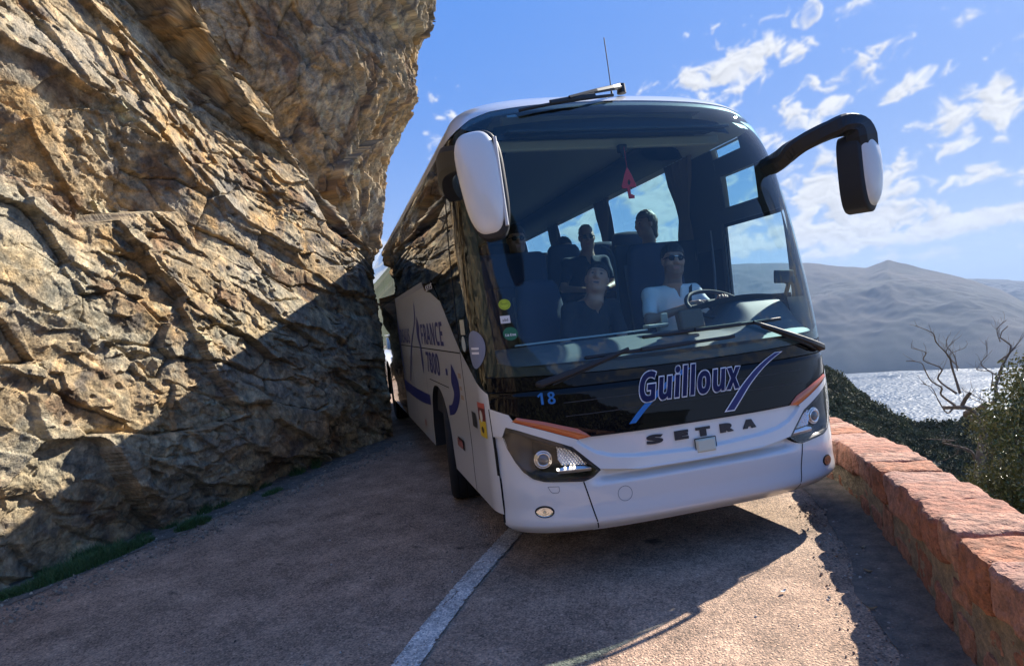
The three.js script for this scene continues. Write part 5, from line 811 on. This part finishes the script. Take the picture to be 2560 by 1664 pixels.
  cloth('shirt', (x, y, z) => {
    const p = [x, y, z], wr = .004 * noise(x * 14, y * 9, z * 14) + .003 * noise(x * 30, y * 18, z * 30); let d = torso(p, .008 + wr); for (const k of [0, 1]) { let a = arm(p, k, .012 + wr, o.sleeves === 'long' ? 2 : 1); if (o.sleeves !== 'long') { const t = ((x - sh[k][0]) * (elbow[k][0] - sh[k][0]) + (y - sh[k][1]) * (elbow[k][1] - sh[k][1]) + (z - sh[k][2]) * (elbow[k][2] - sh[k][2])) / Math.max(1e-4, (elbow[k][0] - sh[k][0]) ** 2 + (elbow[k][1] - sh[k][1]) ** 2 + (elbow[k][2] - sh[k][2]) ** 2); a = Math.max(a, (t - .82) * .25); } d = smin(d, a, .03); }
    d = Math.max(d, -.02 - y); const nk = Math.hypot(x - neck[0], z - neck[2] - .012); d = Math.max(d, Math.min(y - neck[1] - .015, 1)); d = Math.max(d, -(Math.max(Math.abs(x - neck[0]) - .028 * clamp((y - neck[1] + .12) / .12), -(z - neck[2] - .03), neck[1] - .13 - y))); return d;
  }, [-.40, -.05, -.28], [.40, .60, .5], o.shirt, o.near ? .0125 : .017);
  if (cl) { const cg = grid(28, 4, (u, v) => { const a = mix(.55, 2 * Math.PI - .55, u) + Math.PI / 2, r = .062 + .016 * v; return [neck[0] + r * 1.05 * Math.cos(a), neck[1] + .028 - .035 * v + (Math.sin(a) > .3 ? -.028 * (Math.sin(a) - .3) : 0), neck[2] + .006 + r * Math.sin(a)]; }); mesh('collar', cg, std({ color: rgb(...o.shirt), roughness: .9, side: THREE.DoubleSide }), g); }
  cloth('trousers', (x, y, z) => legs([x, y, z], .006), [-.28, -.5, -.14], [.28, .2, .62], o.trousers ?? [.03, .03, .045], .018);
  // head things move with the head
  const hd = (name, gg, m) => { gg.scale(HS, HS, HS); gg.applyQuaternion(HQ).translate(HP.x, HP.y, HP.z); return mesh(name, gg, m, g); };
  if (o.hair) {
    const long = o.long ?? 0, N = net((x, y, z) => { const rough = .006 * noise(x * 60, y * 24, z * 60) + .004 * noise(x * 25, y * 25, z * 25); let d = ell([x, y, z], [0, .040, -.018], [.089 + rough, .106 + rough, .108 + rough]); if (long) d = smin(d, cap([x, y, z], [0, .0, -.06], [0, -.10, -.07], .070 + rough, .062 + rough), .04); const line = o.bald ? .105 - 1.2 * Math.max(0, -z - .03) : .052 - .95 * Math.max(0, -(z - .045)) ; const cut = (o.bald ? (z > -.03 ? .5 : 0) : 0); let keep = Math.max(long ? -.16 : line < -.06 ? -.06 : line, long && z > .02 ? .055 : -9); d = Math.max(d, keep - y); if (!long && z < -.02) d = Math.max(d, -.055 - y); if (cut) d = Math.max(d, cut); return d; }, [-.11, -.18, -.15], [.11, .165, .13], o.near ? .0055 : .007);
    hd('hair', geo(N.pos, N.idx), std({ color: rgb(...o.hair), roughness: .6 }));
  }
  if (o.glasses) { const lm = phy({ color: rgb(.008, .008, .01), roughness: .12, specularIntensity: .6 }), gl = []; for (const s of [-1, 1]) gl.push(at(new THREE.SphereGeometry(.026, 18, 12), s * .032, .006, .094, 0, s * .18, 0, [1, .82, .28]), bar([[s * .056, .014, .088], [s * .075, .012, .04], [s * .081, .008, -.005]], .0035, .003)); gl.push(bar([[-.01, .012, .104], [.01, .012, .104]], .003, .003)); const gm = hd('glasses', merge(gl), o.glasses === 'dark' ? lm : phy({ color: rgb(.03, .03, .035), roughness: .1 })); if (o.glasses === 'dark') hd('glasses_bridge', bar([[-.012, .016, .107], [.012, .016, .107]], .003, .0022), M.chrome); }
  else for (const s of [-1, 1]) hd('eye', at(new THREE.SphereGeometry(.0115, 14, 10), s * .031, .007, .0825), std({ color: rgb(.10, .08, .07), roughness: .1 }));
  if (o.belt) mesh('seat_belt', grid(20, 2, (u, v) => { const a = V(neck[0] + .13, neck[1] - .005, neck[2] + .06), b = V(-.12, .05, .15), p = a.lerp(b, u), bulge = .075 * Math.sin(Math.PI * u) + .025; return [p.x + (v - .5) * .035, p.y + (v - .5) * .03, p.z + bulge]; }), std({ color: rgb(.012, .012, .014), roughness: .8, side: THREE.DoubleSide }), g);
  return g;
}
person({ near: 1, label: 'driver in white polo shirt and dark sunglasses at the steering wheel', hip: [.61, 1.28, -1.26], lean: [-.01, -.02], wide: 1.08, look: [-.10, -.25, -.06], collar: 1, shirt: [.72, .74, .74], beard: .55, hair: [.02, .015, .012], glasses: 'dark', belt: 1, elbow: [[-.30, .24, .10], [.29, .22, .12]], wrist: [[-.06, .33, .33], [.20, .34, .36]], head: [-.015, .712, .06], skin: [.40, .225, .155] });
person({ near: 1, label: 'young man in black shirt tilting his head back beside the driver', hip: [-.30, 1.22, -1.20], lean: [.14, -.02], yaw: .05, look: [-.42, -.40, -.22], open: .004, collar: 1, shirt: [.012, .014, .020], hair: [.022, .016, .013], head: [.175, .672, .065], skin: [.45, .22, .14], elbow: [[-.17, .16, .10], [.36, .17, .06]], wrist: [[.02, .10, .30], [.22, .08, .30]] });
person({ label: 'woman with chin length hair in profile against the bright side window', hip: [1.00, 1.72, -2.46], yaw: -.25, look: [0, -1.15, 0], long: 1, shirt: [.10, .085, .07], hair: [.13, .085, .05], head: [.02, .755, .0], lean: [.02, -.02] });
person({ label: 'bald man with glasses in dark blue shirt behind the driver', hip: [.56, 1.74, -3.10], look: [.05, -.25, 0], wide: 1.15, bald: 1, hair: [.10, .09, .08], glasses: 'clear', shirt: [.018, .028, .065], lean: [.03, -.02], elbow: [[-.30, .17, .10], [.28, .17, .12]], wrist: [[-.06, .12, .30], [.10, .13, .32]], head: [.045, .71, .05] });
person({ label: 'dark haired passenger seated behind the bald man', hip: [.62, 1.72, -3.90], look: [.0, .3, 0], hair: [.04, .03, .025], shirt: [.03, .03, .05], head: [.02, .71, .04] });
person({ label: 'passenger with dark glasses behind the near mirror', hip: [-.44, 1.66, -2.28], look: [.02, -.1, 0], glasses: 'dark', hair: [.03, .02, .02], shirt: [.02, .022, .035], skin: [.40, .20, .14], head: [0, .72, .05] });
// ------------------------------------------------------------------ plants, litter and a parked car
{
  const r = mulberry(303), leafMats = [];
  function leaves(n, spot, size, tones, seed) {   // many small bent leaves; spot() gives a point, and tones are (linear) colours
    const rr = mulberry(seed), pos = [], col = [], idx = [];
    for (let i = 0; i < n; i++) {
      const [x, y, z] = spot(rr), s = size * (.55 + .9 * rr()), a = rr() * 6.28, b = (rr() - .5) * 2.4, c = tones[Math.floor(rr() * tones.length)], k = .75 + .5 * rr(), q = new THREE.Quaternion().setFromEuler(new THREE.Euler(b, a, rr() * 6.28));
      const base = pos.length / 3; for (const [u, v, w] of [[-1, 0, 0], [0, -.42, .1], [1, 0, -.12], [0, .42, .1]]) { const p = V(u * s, v * s, w * s).applyQuaternion(q); pos.push(x + p.x, y + p.y, z + p.z); col.push(c[0] * k, c[1] * k, c[2] * k); }
      idx.push(base, base + 1, base + 2, base, base + 2, base + 3);
    }
    return geo(pos, idx, null, col);
  }
  const leafMat = phy({ vertexColors: true, roughness: .5, transmission: .35, thickness: 0, side: THREE.DoubleSide });
  const leafGloss = phy({ vertexColors: true, roughness: .32, transmission: .25, thickness: 0, side: THREE.DoubleSide });
  const bark = std({ color: rgb(.19, .15, .125), roughness: .95, bumpMap: rep(rockBump, 3), bumpScale: .01 });
  // limbs: tapered tubes
  function limb(pts, r0, r1, n = 16, sides = 7) { const c = new THREE.CatmullRomCurve3(pts.map((p) => V(...p))), f = c.computeFrenetFrames(n), pos = [], idx = [], uv = []; for (let i = 0; i <= n; i++) { const p = c.getPointAt(i / n), rad = .82 * mix(r0, r1, Math.pow(i / n, .7)); for (let k = 0; k < sides; k++) { const a = k / sides * 6.2832, b = 1 + .22 * noise(p.x * 20 + k, p.y * 14, p.z * 20); pos.push(p.x + rad * b * (f.normals[i].x * Math.cos(a) + f.binormals[i].x * Math.sin(a)), p.y + rad * b * (f.normals[i].y * Math.cos(a) + f.binormals[i].y * Math.sin(a)), p.z + rad * b * (f.normals[i].z * Math.cos(a) + f.binormals[i].z * Math.sin(a))); uv.push(k / sides, i / n * 2); } } for (let i = 0; i < n; i++) for (let k = 0; k < sides; k++) { const a = i * sides + k, b = i * sides + (k + 1) % sides; idx.push(a, b, b + sides, a, b + sides, a + sides); } return geo(pos, idx, uv); }
  // --- the bare tree beyond the wall; its own axes: x across, y up
  const tree = thing('bare_tree', 'leafless grey tree with forked crooked branches rising beyond the wall', 'tree');
  const tp = (zx, zy, d = 0) => [5.26 + (zx - 1190) * .00188, -.19 + (850 - zy) * .00184 - (zx - 1190) * .00016, -2.5 + d];
  mesh('trunk', limb([[5.05, -2.2, -2.55], tp(1120, 1250), tp(1150, 1100), tp(1172, 990, .02), tp(1186, 900), tp(1190, 840)], .085, .062, 26, 9), bark, tree);
  const br = [[[[1190, 855], [1140, 800], [1080, 762], [1000, 735], [965, 748]], .050, .026], [[[1188, 850], [1215, 780], [1240, 700], [1300, 620], [1340, 560], [1370, 450], [1390, 350], [1410, 280], [1440, 215]], .046, .006], [[[1030, 745], [1035, 690], [1032, 640]], .030, .024], [[[1032, 650], [1040, 480], [960, 400], [900, 310], [830, 250], [750, 200]], .021, .004], [[[985, 725], [930, 660], [860, 600], [800, 560], [740, 490], [660, 430], [580, 420]], .019, .004], [[[1010, 650], [950, 560], [900, 480], [820, 430], [740, 370], [640, 340]], .017, .004], [[[968, 748], [915, 772], [850, 690], [800, 600], [720, 570]], .014, .003], [[[1030, 500], [1000, 400], [960, 330], [957, 280]], .009, .003], [[[1040, 480], [1010, 390], [992, 300]], .008, .003], [[[1035, 470], [1060, 400], [1082, 350]], .007, .003],
    [[[1370, 450], [1440, 390], [1500, 300]], .014, .004], [[[1345, 545], [1420, 520], [1500, 520]], .010, .003], [[[1310, 612], [1400, 590], [1470, 565]], .010, .003], [[[1292, 620], [1280, 520], [1230, 505], [1195, 480]], .010, .003], [[[1400, 320], [1405, 240], [1378, 175]], .008, .003], [[[1345, 545], [1300, 470], [1272, 400], [1280, 305]], .010, .003], [[[1220, 770], [1175, 720], [1165, 650]], .010, .004], [[[1185, 800], [1190, 740], [1187, 690]], .010, .004], [[[1110, 1085], [1040, 1020], [940, 980], [880, 940], [820, 946]], .024, .007], [[[880, 940], [930, 1010], [935, 1090]], .008, .003], [[[1060, 1035], [1000, 1025], [965, 1005]], .012, .005]];
  let bi = 0;
  for (const [p, a, b] of br) { const j = bi++; const pts = p.map(([x, y], i) => tp(x, y, (hash3(j, i, 5, 1) - .5) * .30 * (i ? 1 : .05))); mesh('branch', limb(pts, a, b, 18, 6), bark, tree); const twigs = []; const c = new THREE.CatmullRomCurve3(pts.map((q) => V(...q))); for (let t = 0; t < 9; t++) { const f = .25 + .75 * r(), s = c.getPointAt(Math.min(1, f)), d = c.getTangentAt(Math.min(1, f)); let q = s.clone(), v = d.clone().add(V(r() - .5, .55 * r(), r() - .5).multiplyScalar(1.5)).normalize(); const pp = [q.toArray()]; const len = .03 + .08 * r(); for (let k = 0; k < 4; k++) { v.add(V(r() - .5, r() - .35, r() - .5).multiplyScalar(.55)).normalize(); q = q.clone().addScaledVector(v, len * .5); pp.push(q.toArray()); } twigs.push(limb(pp, Math.min(.004, b * 1.1), .0014, 6, 4)); } const tw = mesh('twigs', merge(twigs), bark, tree); tw.userData.kind = 'stuff'; }
  // --- leafy shrubs beyond the wall
  function shrub(label, foot, h, w, n, size, tones, seed, clumps = 26, gloss = false) {
    const g = thing('shrub', label, 'shrub'), rr = mulberry(seed), cs = Array.from({ length: clumps }, () => { const t = Math.pow(rr(), .8), a = rr() * 6.28, q = w * (.25 + .75 * Math.sin(Math.PI * Math.min(.96, .25 + .75 * t))) * Math.sqrt(rr()); return [foot[0] + q * Math.cos(a), foot[1] + h * (.12 + .86 * t), foot[2] + q * Math.sin(a), .07 * h + .13 * w + .10 * rr() * w]; });
    const stems = cs.slice(0, 14).map((c) => limb([foot, [mix(foot[0], c[0], .3), mix(foot[1], c[1], .5), mix(foot[2], c[2], .3)], [c[0], c[1], c[2]]], .02, .005, 8, 5));
    for (const s of stems) mesh('stem', s, bark, g);
    mesh('foliage', leaves(n, (q) => { const c = cs[Math.floor(q() * cs.length)], u = q() * 2 - 1, a = q() * 6.28, rad = c[3] * Math.cbrt(q()), s = Math.sqrt(1 - u * u); return [c[0] + rad * s * Math.cos(a), c[1] + rad * u * 1.25, c[2] + rad * s * Math.sin(a)]; }, size, tones, seed + 1), gloss ? leafGloss : leafMat, g);
    return g;
  }
  const green = [[.075, .105, .028], [.10, .125, .035], [.055, .085, .025], [.13, .14, .045]], olive = [[.16, .15, .055], [.19, .17, .065], [.11, .12, .04]];
  shrub('dense olive green shrub beyond the wall at the right edge', [4.02, -1.7, -.95], 2.35, .42, 14000, .019, [...green, ...olive], 900, 44, true);
  shrub('yellowish leafy sapling in front of the bare tree trunk', [3.72, -1.4, -1.15], 1.62, .26, 5200, .018, olive, 905, 24, true);
  shrub('small dark shrub close behind the wall top', [3.15, -1.3, -.75], .98, .30, 3800, .015, green, 910, 18, true);
  shrub('low scrubby bush poking up just beyond the wall', [3.0, -1.35, -1.75], .95, .30, 3000, .016, [...green, [.09, .07, .04]], 920, 18);
  // --- maquis on the spur: one mass
  {
    const tmpl = leaves(300, (q) => { const u = q(), a = q() * 6.28, rad = Math.cbrt(q()), s = Math.sqrt(1 - u * u); return [rad * s * Math.cos(a), rad * u * .95, rad * s * Math.sin(a)]; }, .15, [[.085, .09, .04], [.058, .068, .03], [.12, .11, .055]], 77);
    const spots = [], rr = mulberry(15);
    for (let i = 0; i < 14000; i++) { const az = 22 + 60 * rr(), rad = 34 + 112 * Math.pow(rr(), .75), a = az * Math.PI / 180, x = CX + rad * Math.sin(a), z = CZ - rad * Math.cos(a); if (fbm(x * .06, z * .06, 4, 3) < -.22) continue; spots.push([x, slopeY(rad, az) + Math.min(rad * .03, 5) * fbm(x * .9 / Math.max(2, rad * .10), z * .9 / Math.max(2, rad * .10), 3, 5) - .1, z, .5 + 1.1 * rr() * rr() + .3 * rr()]); }
    for (let i = 0; i < 3600; i++) { const az = 158 + 120 * rr(), rad = 26 + 130 * rr(), a = az * Math.PI / 180; const x = CX + rad * Math.sin(a), z = CZ - rad * Math.cos(a), crest = lerpAt([150, 180, 205, 235, 280], [-6, 7, 15, 22, 30], az), t = clamp((rad - 22) / 110), y = mix(-3.5, 1.66 + 132 * Math.tan(crest * Math.PI / 180), Math.pow(t, .8)) * (rad > 132 ? 1 - .5 * (rad - 132) / 90 : 1) + (2 + 3 * t) * fbm(x * .04, z * .04, 6, 5) + .6 * fbm(x * .3, z * .3, 6, 3); spots.push([x, y, z, 1 + 1.6 * rr()]); }
    const im = new THREE.InstancedMesh(tmpl, std({ vertexColors: true, roughness: .9, side: THREE.DoubleSide }), spots.length), m = new THREE.Matrix4(), q = new THREE.Quaternion(), c = new THREE.Color();
    spots.forEach(([x, y, z, s], i) => { q.setFromEuler(new THREE.Euler(0, rr() * 6.28, 0)); m.compose(V(x, y, z), q, V(s * (.8 + .5 * rr()), s * (.7 + .5 * rr()), s * (.8 + .5 * rr()))); im.setMatrixAt(i, m); const k = .7 + .6 * rr(); im.setColorAt(i, c.setRGB(k, k * (.95 + .1 * rr()), k * .95)); });
    im.name = 'maquis_scrub'; im.castShadow = im.receiveShadow = true; im.userData = { label: 'dark green scrub covering the spur above the sea', category: 'scrub', kind: 'stuff' }; scene.add(im);
  }
  // --- grass along the foot of the cliff
  function tuft(name, label, cx, cz, rx, rz, turn, n, h, seed) {
    const rr = mulberry(seed), pos = [], col = [], idx = [], c = Math.cos(turn), s = Math.sin(turn);
    for (let i = 0; i < n; i++) { const a = rr() * 6.28, q = Math.sqrt(rr()), u = rx * q * Math.cos(a), v = rz * q * Math.sin(a), x = cx + u * c - v * s, z = cz + u * s + v * c, hh = h * (.4 + .9 * rr()) * (1 - .5 * q * q), b = rr() * 6.28, lx = Math.cos(b), lz = Math.sin(b), w = .0028 + .002 * rr(), bend = hh * (.3 + .8 * rr()); const base = pos.length / 3; for (let k = 0; k <= 3; k++) { const t = k / 3, ww = w * (1 - t * .9); pos.push(x + lx * bend * t * t - lz * ww, hh * t, z + lz * bend * t * t + lx * ww, x + lx * bend * t * t + lz * ww, hh * t, z + lz * bend * t * t - lx * ww); const kk = .7 + .6 * rr(); for (let e = 0; e < 2; e++) col.push(.085 * kk, .17 * kk, .04 * kk); } for (let k = 0; k < 3; k++) { const o = base + 2 * k; idx.push(o, o + 1, o + 3, o, o + 3, o + 2); } }
    const m = mesh('grass', geo(pos, idx, null, col), phy({ vertexColors: true, roughness: .7, transmission: .3, thickness: 0, side: THREE.DoubleSide })); tag(m, label, 'grass', null, 'stuff');
  }
  const dirn = -Math.atan2(-.8079, .5894) * -1;
  tuft('grass', 'long green grass strip at the foot of the cliff on the left', -4.30, -2.35, .62, .12, dirn, 4200, .085, 61);
  tuft('grass', 'green grass clump between cliff and road', -3.66, -3.10, .20, .09, dirn, 1500, .075, 62);
  tuft('grass', 'small grass patch further along the cliff foot', -3.02, -3.98, .16, .05, dirn, 700, .05, 63);
  tuft('grass', 'grass at the lower left corner by the cliff', -4.72, -1.85, .22, .08, dirn, 1200, .06, 64);
  { const q = mulberry(99); for (let i = 0; i < 16; i++) { const t = -.6 + 4.4 * q(), e = .0 + .14 * q(), sz = .05 + .10 * q(); tuft('grass', ['weedy', 'sparse', 'scrappy', 'bushy'][i % 4] + ' tuft number ' + (i + 1) + ' counted along the cliff foot from the left', -4.81 + .5894 * t + .8079 * e, -2.1 - .8079 * t + .5894 * e, sz, sz * .6, dirn, 160 + Math.floor(900 * sz), .05 + .10 * q(), 400 + i); } }
  // --- gravel and earth along both edges
  const scatter = (name, label, n, spot, size, cols, seed) => {
    const g = new THREE.IcosahedronGeometry(1, 1), p = g.attributes.position; for (let i = 0; i < p.count; i++) { const k = 1 + .35 * noise(p.getX(i) * 1.7, p.getY(i) * 1.7, p.getZ(i) * 1.7); p.setXYZ(i, p.getX(i) * k, p.getY(i) * .6 * k, p.getZ(i) * k); } g.computeVertexNormals();
    const im = new THREE.InstancedMesh(g, std({ color: 0xffffff, roughness: .95 }), n), m = new THREE.Matrix4(), q = new THREE.Quaternion(), rr = mulberry(seed), c = new THREE.Color();
    for (let i = 0; i < n; i++) { const [x, z] = spot(rr), s = size * (.35 + rr() * rr() * 1.8); q.setFromEuler(new THREE.Euler(rr() * 6, rr() * 6, rr() * 6)); m.compose(V(x, s * .35, z), q, V(s, s * (.6 + .4 * rr()), s)); im.setMatrixAt(i, m); const k = .7 + .6 * rr(), cc = cols[Math.floor(rr() * cols.length)]; im.setColorAt(i, c.setRGB(cc[0] * k, cc[1] * k, cc[2] * k)); }
    im.name = name; im.castShadow = im.receiveShadow = true; im.userData = { label, category: 'gravel', kind: 'stuff' }; scene.add(im);
  };
  scatter('gravel', 'loose gravel and chips along the foot of the wall', 5200, (q) => { const p = wallCurve.getPointAt(.2 + .5 * q()), d = Math.pow(q(), 2.0) * .50; return [p.x - d * .82 + .03, p.z - d * .5]; }, .0062, [[.30, .25, .21], [.36, .26, .2], [.22, .2, .18], [.42, .38, .33]], 71);
  scatter('gravel', 'stone chips and grit along the foot of the cliff', 5200, (q) => { const s = -1 + 6.2 * q(), d = .05 + Math.pow(q(), 1.8) * .75; return [-4.81 + .5894 * s + .8079 * d, -2.1 - .8079 * s + .5894 * d]; }, .0075, [[.24, .2, .16], [.3, .26, .2], [.18, .16, .14], [.36, .31, .24]], 72);
  scatter('grit', 'scattered small stones on the road surface', 420, (q) => [-5 + 6.5 * q(), -3.5 + 5.5 * q()], .0050, [[.42, .4, .36], [.1, .09, .085], [.3, .26, .22]], 73);
  // earth verge under the grit
  const verge = (name, f, w0, w1) => { const pos = [], uv = [], idx = [], N = 260, K = 10; for (let i = 0; i <= N; i++) for (let k = 0; k <= K; k++) { const [x, z, nx, nz] = f(i / N), e = mix(w0, w1 * (.75 + .5 * fbm(i / N * 22, 3, 1, 4)), k / K); pos.push(x + nx * e, .004 + .028 * (1 - k / K) * (1 - k / K) + .012 * (1 - k / K) * (.5 + fbm((x + nx * e) * 9, (z + nz * e) * 9, 2, 4)), z + nz * e); uv.push(x + nx * e, z + nz * e); } for (let i = 0; i < N; i++) for (let k = 0; k < K; k++) { const a = i * (K + 1) + k; idx.push(a, a + 1, a + K + 2, a, a + K + 2, a + K + 1); } structure(name, geo(pos, idx, uv), std({ color: rgb(.27, .225, .18), map: rep(stoneMap, 1.7), bumpMap: rep(asphaltBump, .6), bumpScale: .012, roughness: 1 })); };
  verge('earth_verge', (t) => { const s = -3 + 8.3 * t; return [-4.81 + .5894 * s, -2.1 - .8079 * s, .8079, .5894]; }, -.4, .55);
  verge('earth_verge', (t) => { const p = wallCurve.getPointAt(.12 + .7 * t), d = wallCurve.getTangentAt(.12 + .7 * t); return [p.x, p.z, -d.z, d.x]; }, -.08, .34);
  // --- dry leaves and a scrap
  for (const [x, z, a, c] of [[.86, .33, .4, [.38, .3, .2]], [.62, .62, 1.9, [.34, .22, .1]], [.30, .98, 2.6, [.3, .2, .1]], [.05, .62, .3, [.62, .6, .55]]]) tag(mesh('dry_leaf', at(grid(8, 4, (u, v) => { const e = (u - .5) * 2, w = .010 * (1 - e * e); return [e * .026, .005 + .008 * e * e + .004 * (v - .5) ** 2 * 4, (v - .5) * 2 * w]; }), x, .006, z, 0, a, 0), std({ color: rgb(...c), roughness: .9, side: THREE.DoubleSide })), c[0] > .5 ? 'pale scrap lying on the sunlit road' : ['curled tan leaf in the wall shadow, farthest from the viewer', 'brown dry leaf in the wall shadow, middle of three', 'brown dry leaf in the wall shadow, nearest the viewer'][[.86, .62, .30].indexOf(x)], 'litter', c[0] > .5 ? undefined : 'dry leaves by the wall');
}
// --- a white car waiting on the road behind the coach
{
  const car = thing('parked_car', 'white car on the road behind the coach', 'car'), paint = phy({ color: rgb(.72, .73, .74), roughness: .3, clearcoat: 1 }), dark = phy({ color: rgb(.02, .025, .03), roughness: .1, clearcoat: 1 });
  car.position.set(-2.75, 0, -19.5);
  const sec = [[2.1, .45, .62, .62], [1.95, .35, .78, .78], [1.4, .3, .92, .84], [.75, .28, 1.0, .86], [-.2, .28, 1.02, .87], [-1.3, .28, 1.02, .87], [-1.95, .32, .98, .84], [-2.1, .45, .85, .78]];
  mesh('car_body', grid(20, sec.length - 1, (u, v) => { const s = sec[Math.round(v * (sec.length - 1))], a = u * Math.PI * 2, c = Math.cos(a), q = Math.sin(a), e = 4, r = Math.pow(Math.pow(Math.abs(c), e) + Math.pow(Math.abs(q), e), -1 / e), cy = (s[1] + s[2]) / 2; return [c * r * s[3], cy + q * r * (s[2] - s[1]) / 2, s[0]]; }), paint, car);
  const cab = [[.85, .98, .99, .72], [.25, .98, 1.42, .66], [-.9, .98, 1.46, .66], [-1.75, .98, 1.05, .7]];
  mesh('car_cabin', grid(20, 3, (u, v) => { const s = cab[Math.round(v * 3)], a = u * Math.PI * 2, c = Math.cos(a), q = Math.sin(a), r = Math.pow(Math.pow(Math.abs(c), 5) + Math.pow(Math.abs(q), 5), -.2), cy = (s[1] + s[2]) / 2; return [c * r * s[3], cy + q * r * (s[2] - s[1]) / 2, s[0]]; }), dark, car);
  mesh('car_roof', at(new RoundedBoxGeometry(1.25, .06, 1.25, 3, .028), 0, 1.46, -.32), paint, car);
  for (const s of [-1, 1]) { mesh('headlight', at(new RoundedBoxGeometry(.34, .16, .10, 3, .04), s * .58, .68, 2.0), M.chrome, car); for (const z of [1.25, -1.25]) { const w = mesh('tyre', at(new THREE.TorusGeometry(.24, .09, 12, 28), s * .80, .33, z, 0, Math.PI / 2), M.rubber, car); mesh('rim', at(new THREE.CylinderGeometry(.2, .2, .12, 24), s * .82, .33, z, 0, 0, Math.PI / 2), M.silver, w); } }
  mesh('grille', at(new RoundedBoxGeometry(.7, .16, .06, 2, .02), 0, .55, 2.06), M.plastic, car); mesh('number_plate', at(new THREE.BoxGeometry(.5, .11, .02), 0, .42, 2.1), M.decal, car);
}
renderer.render(scene, camera);
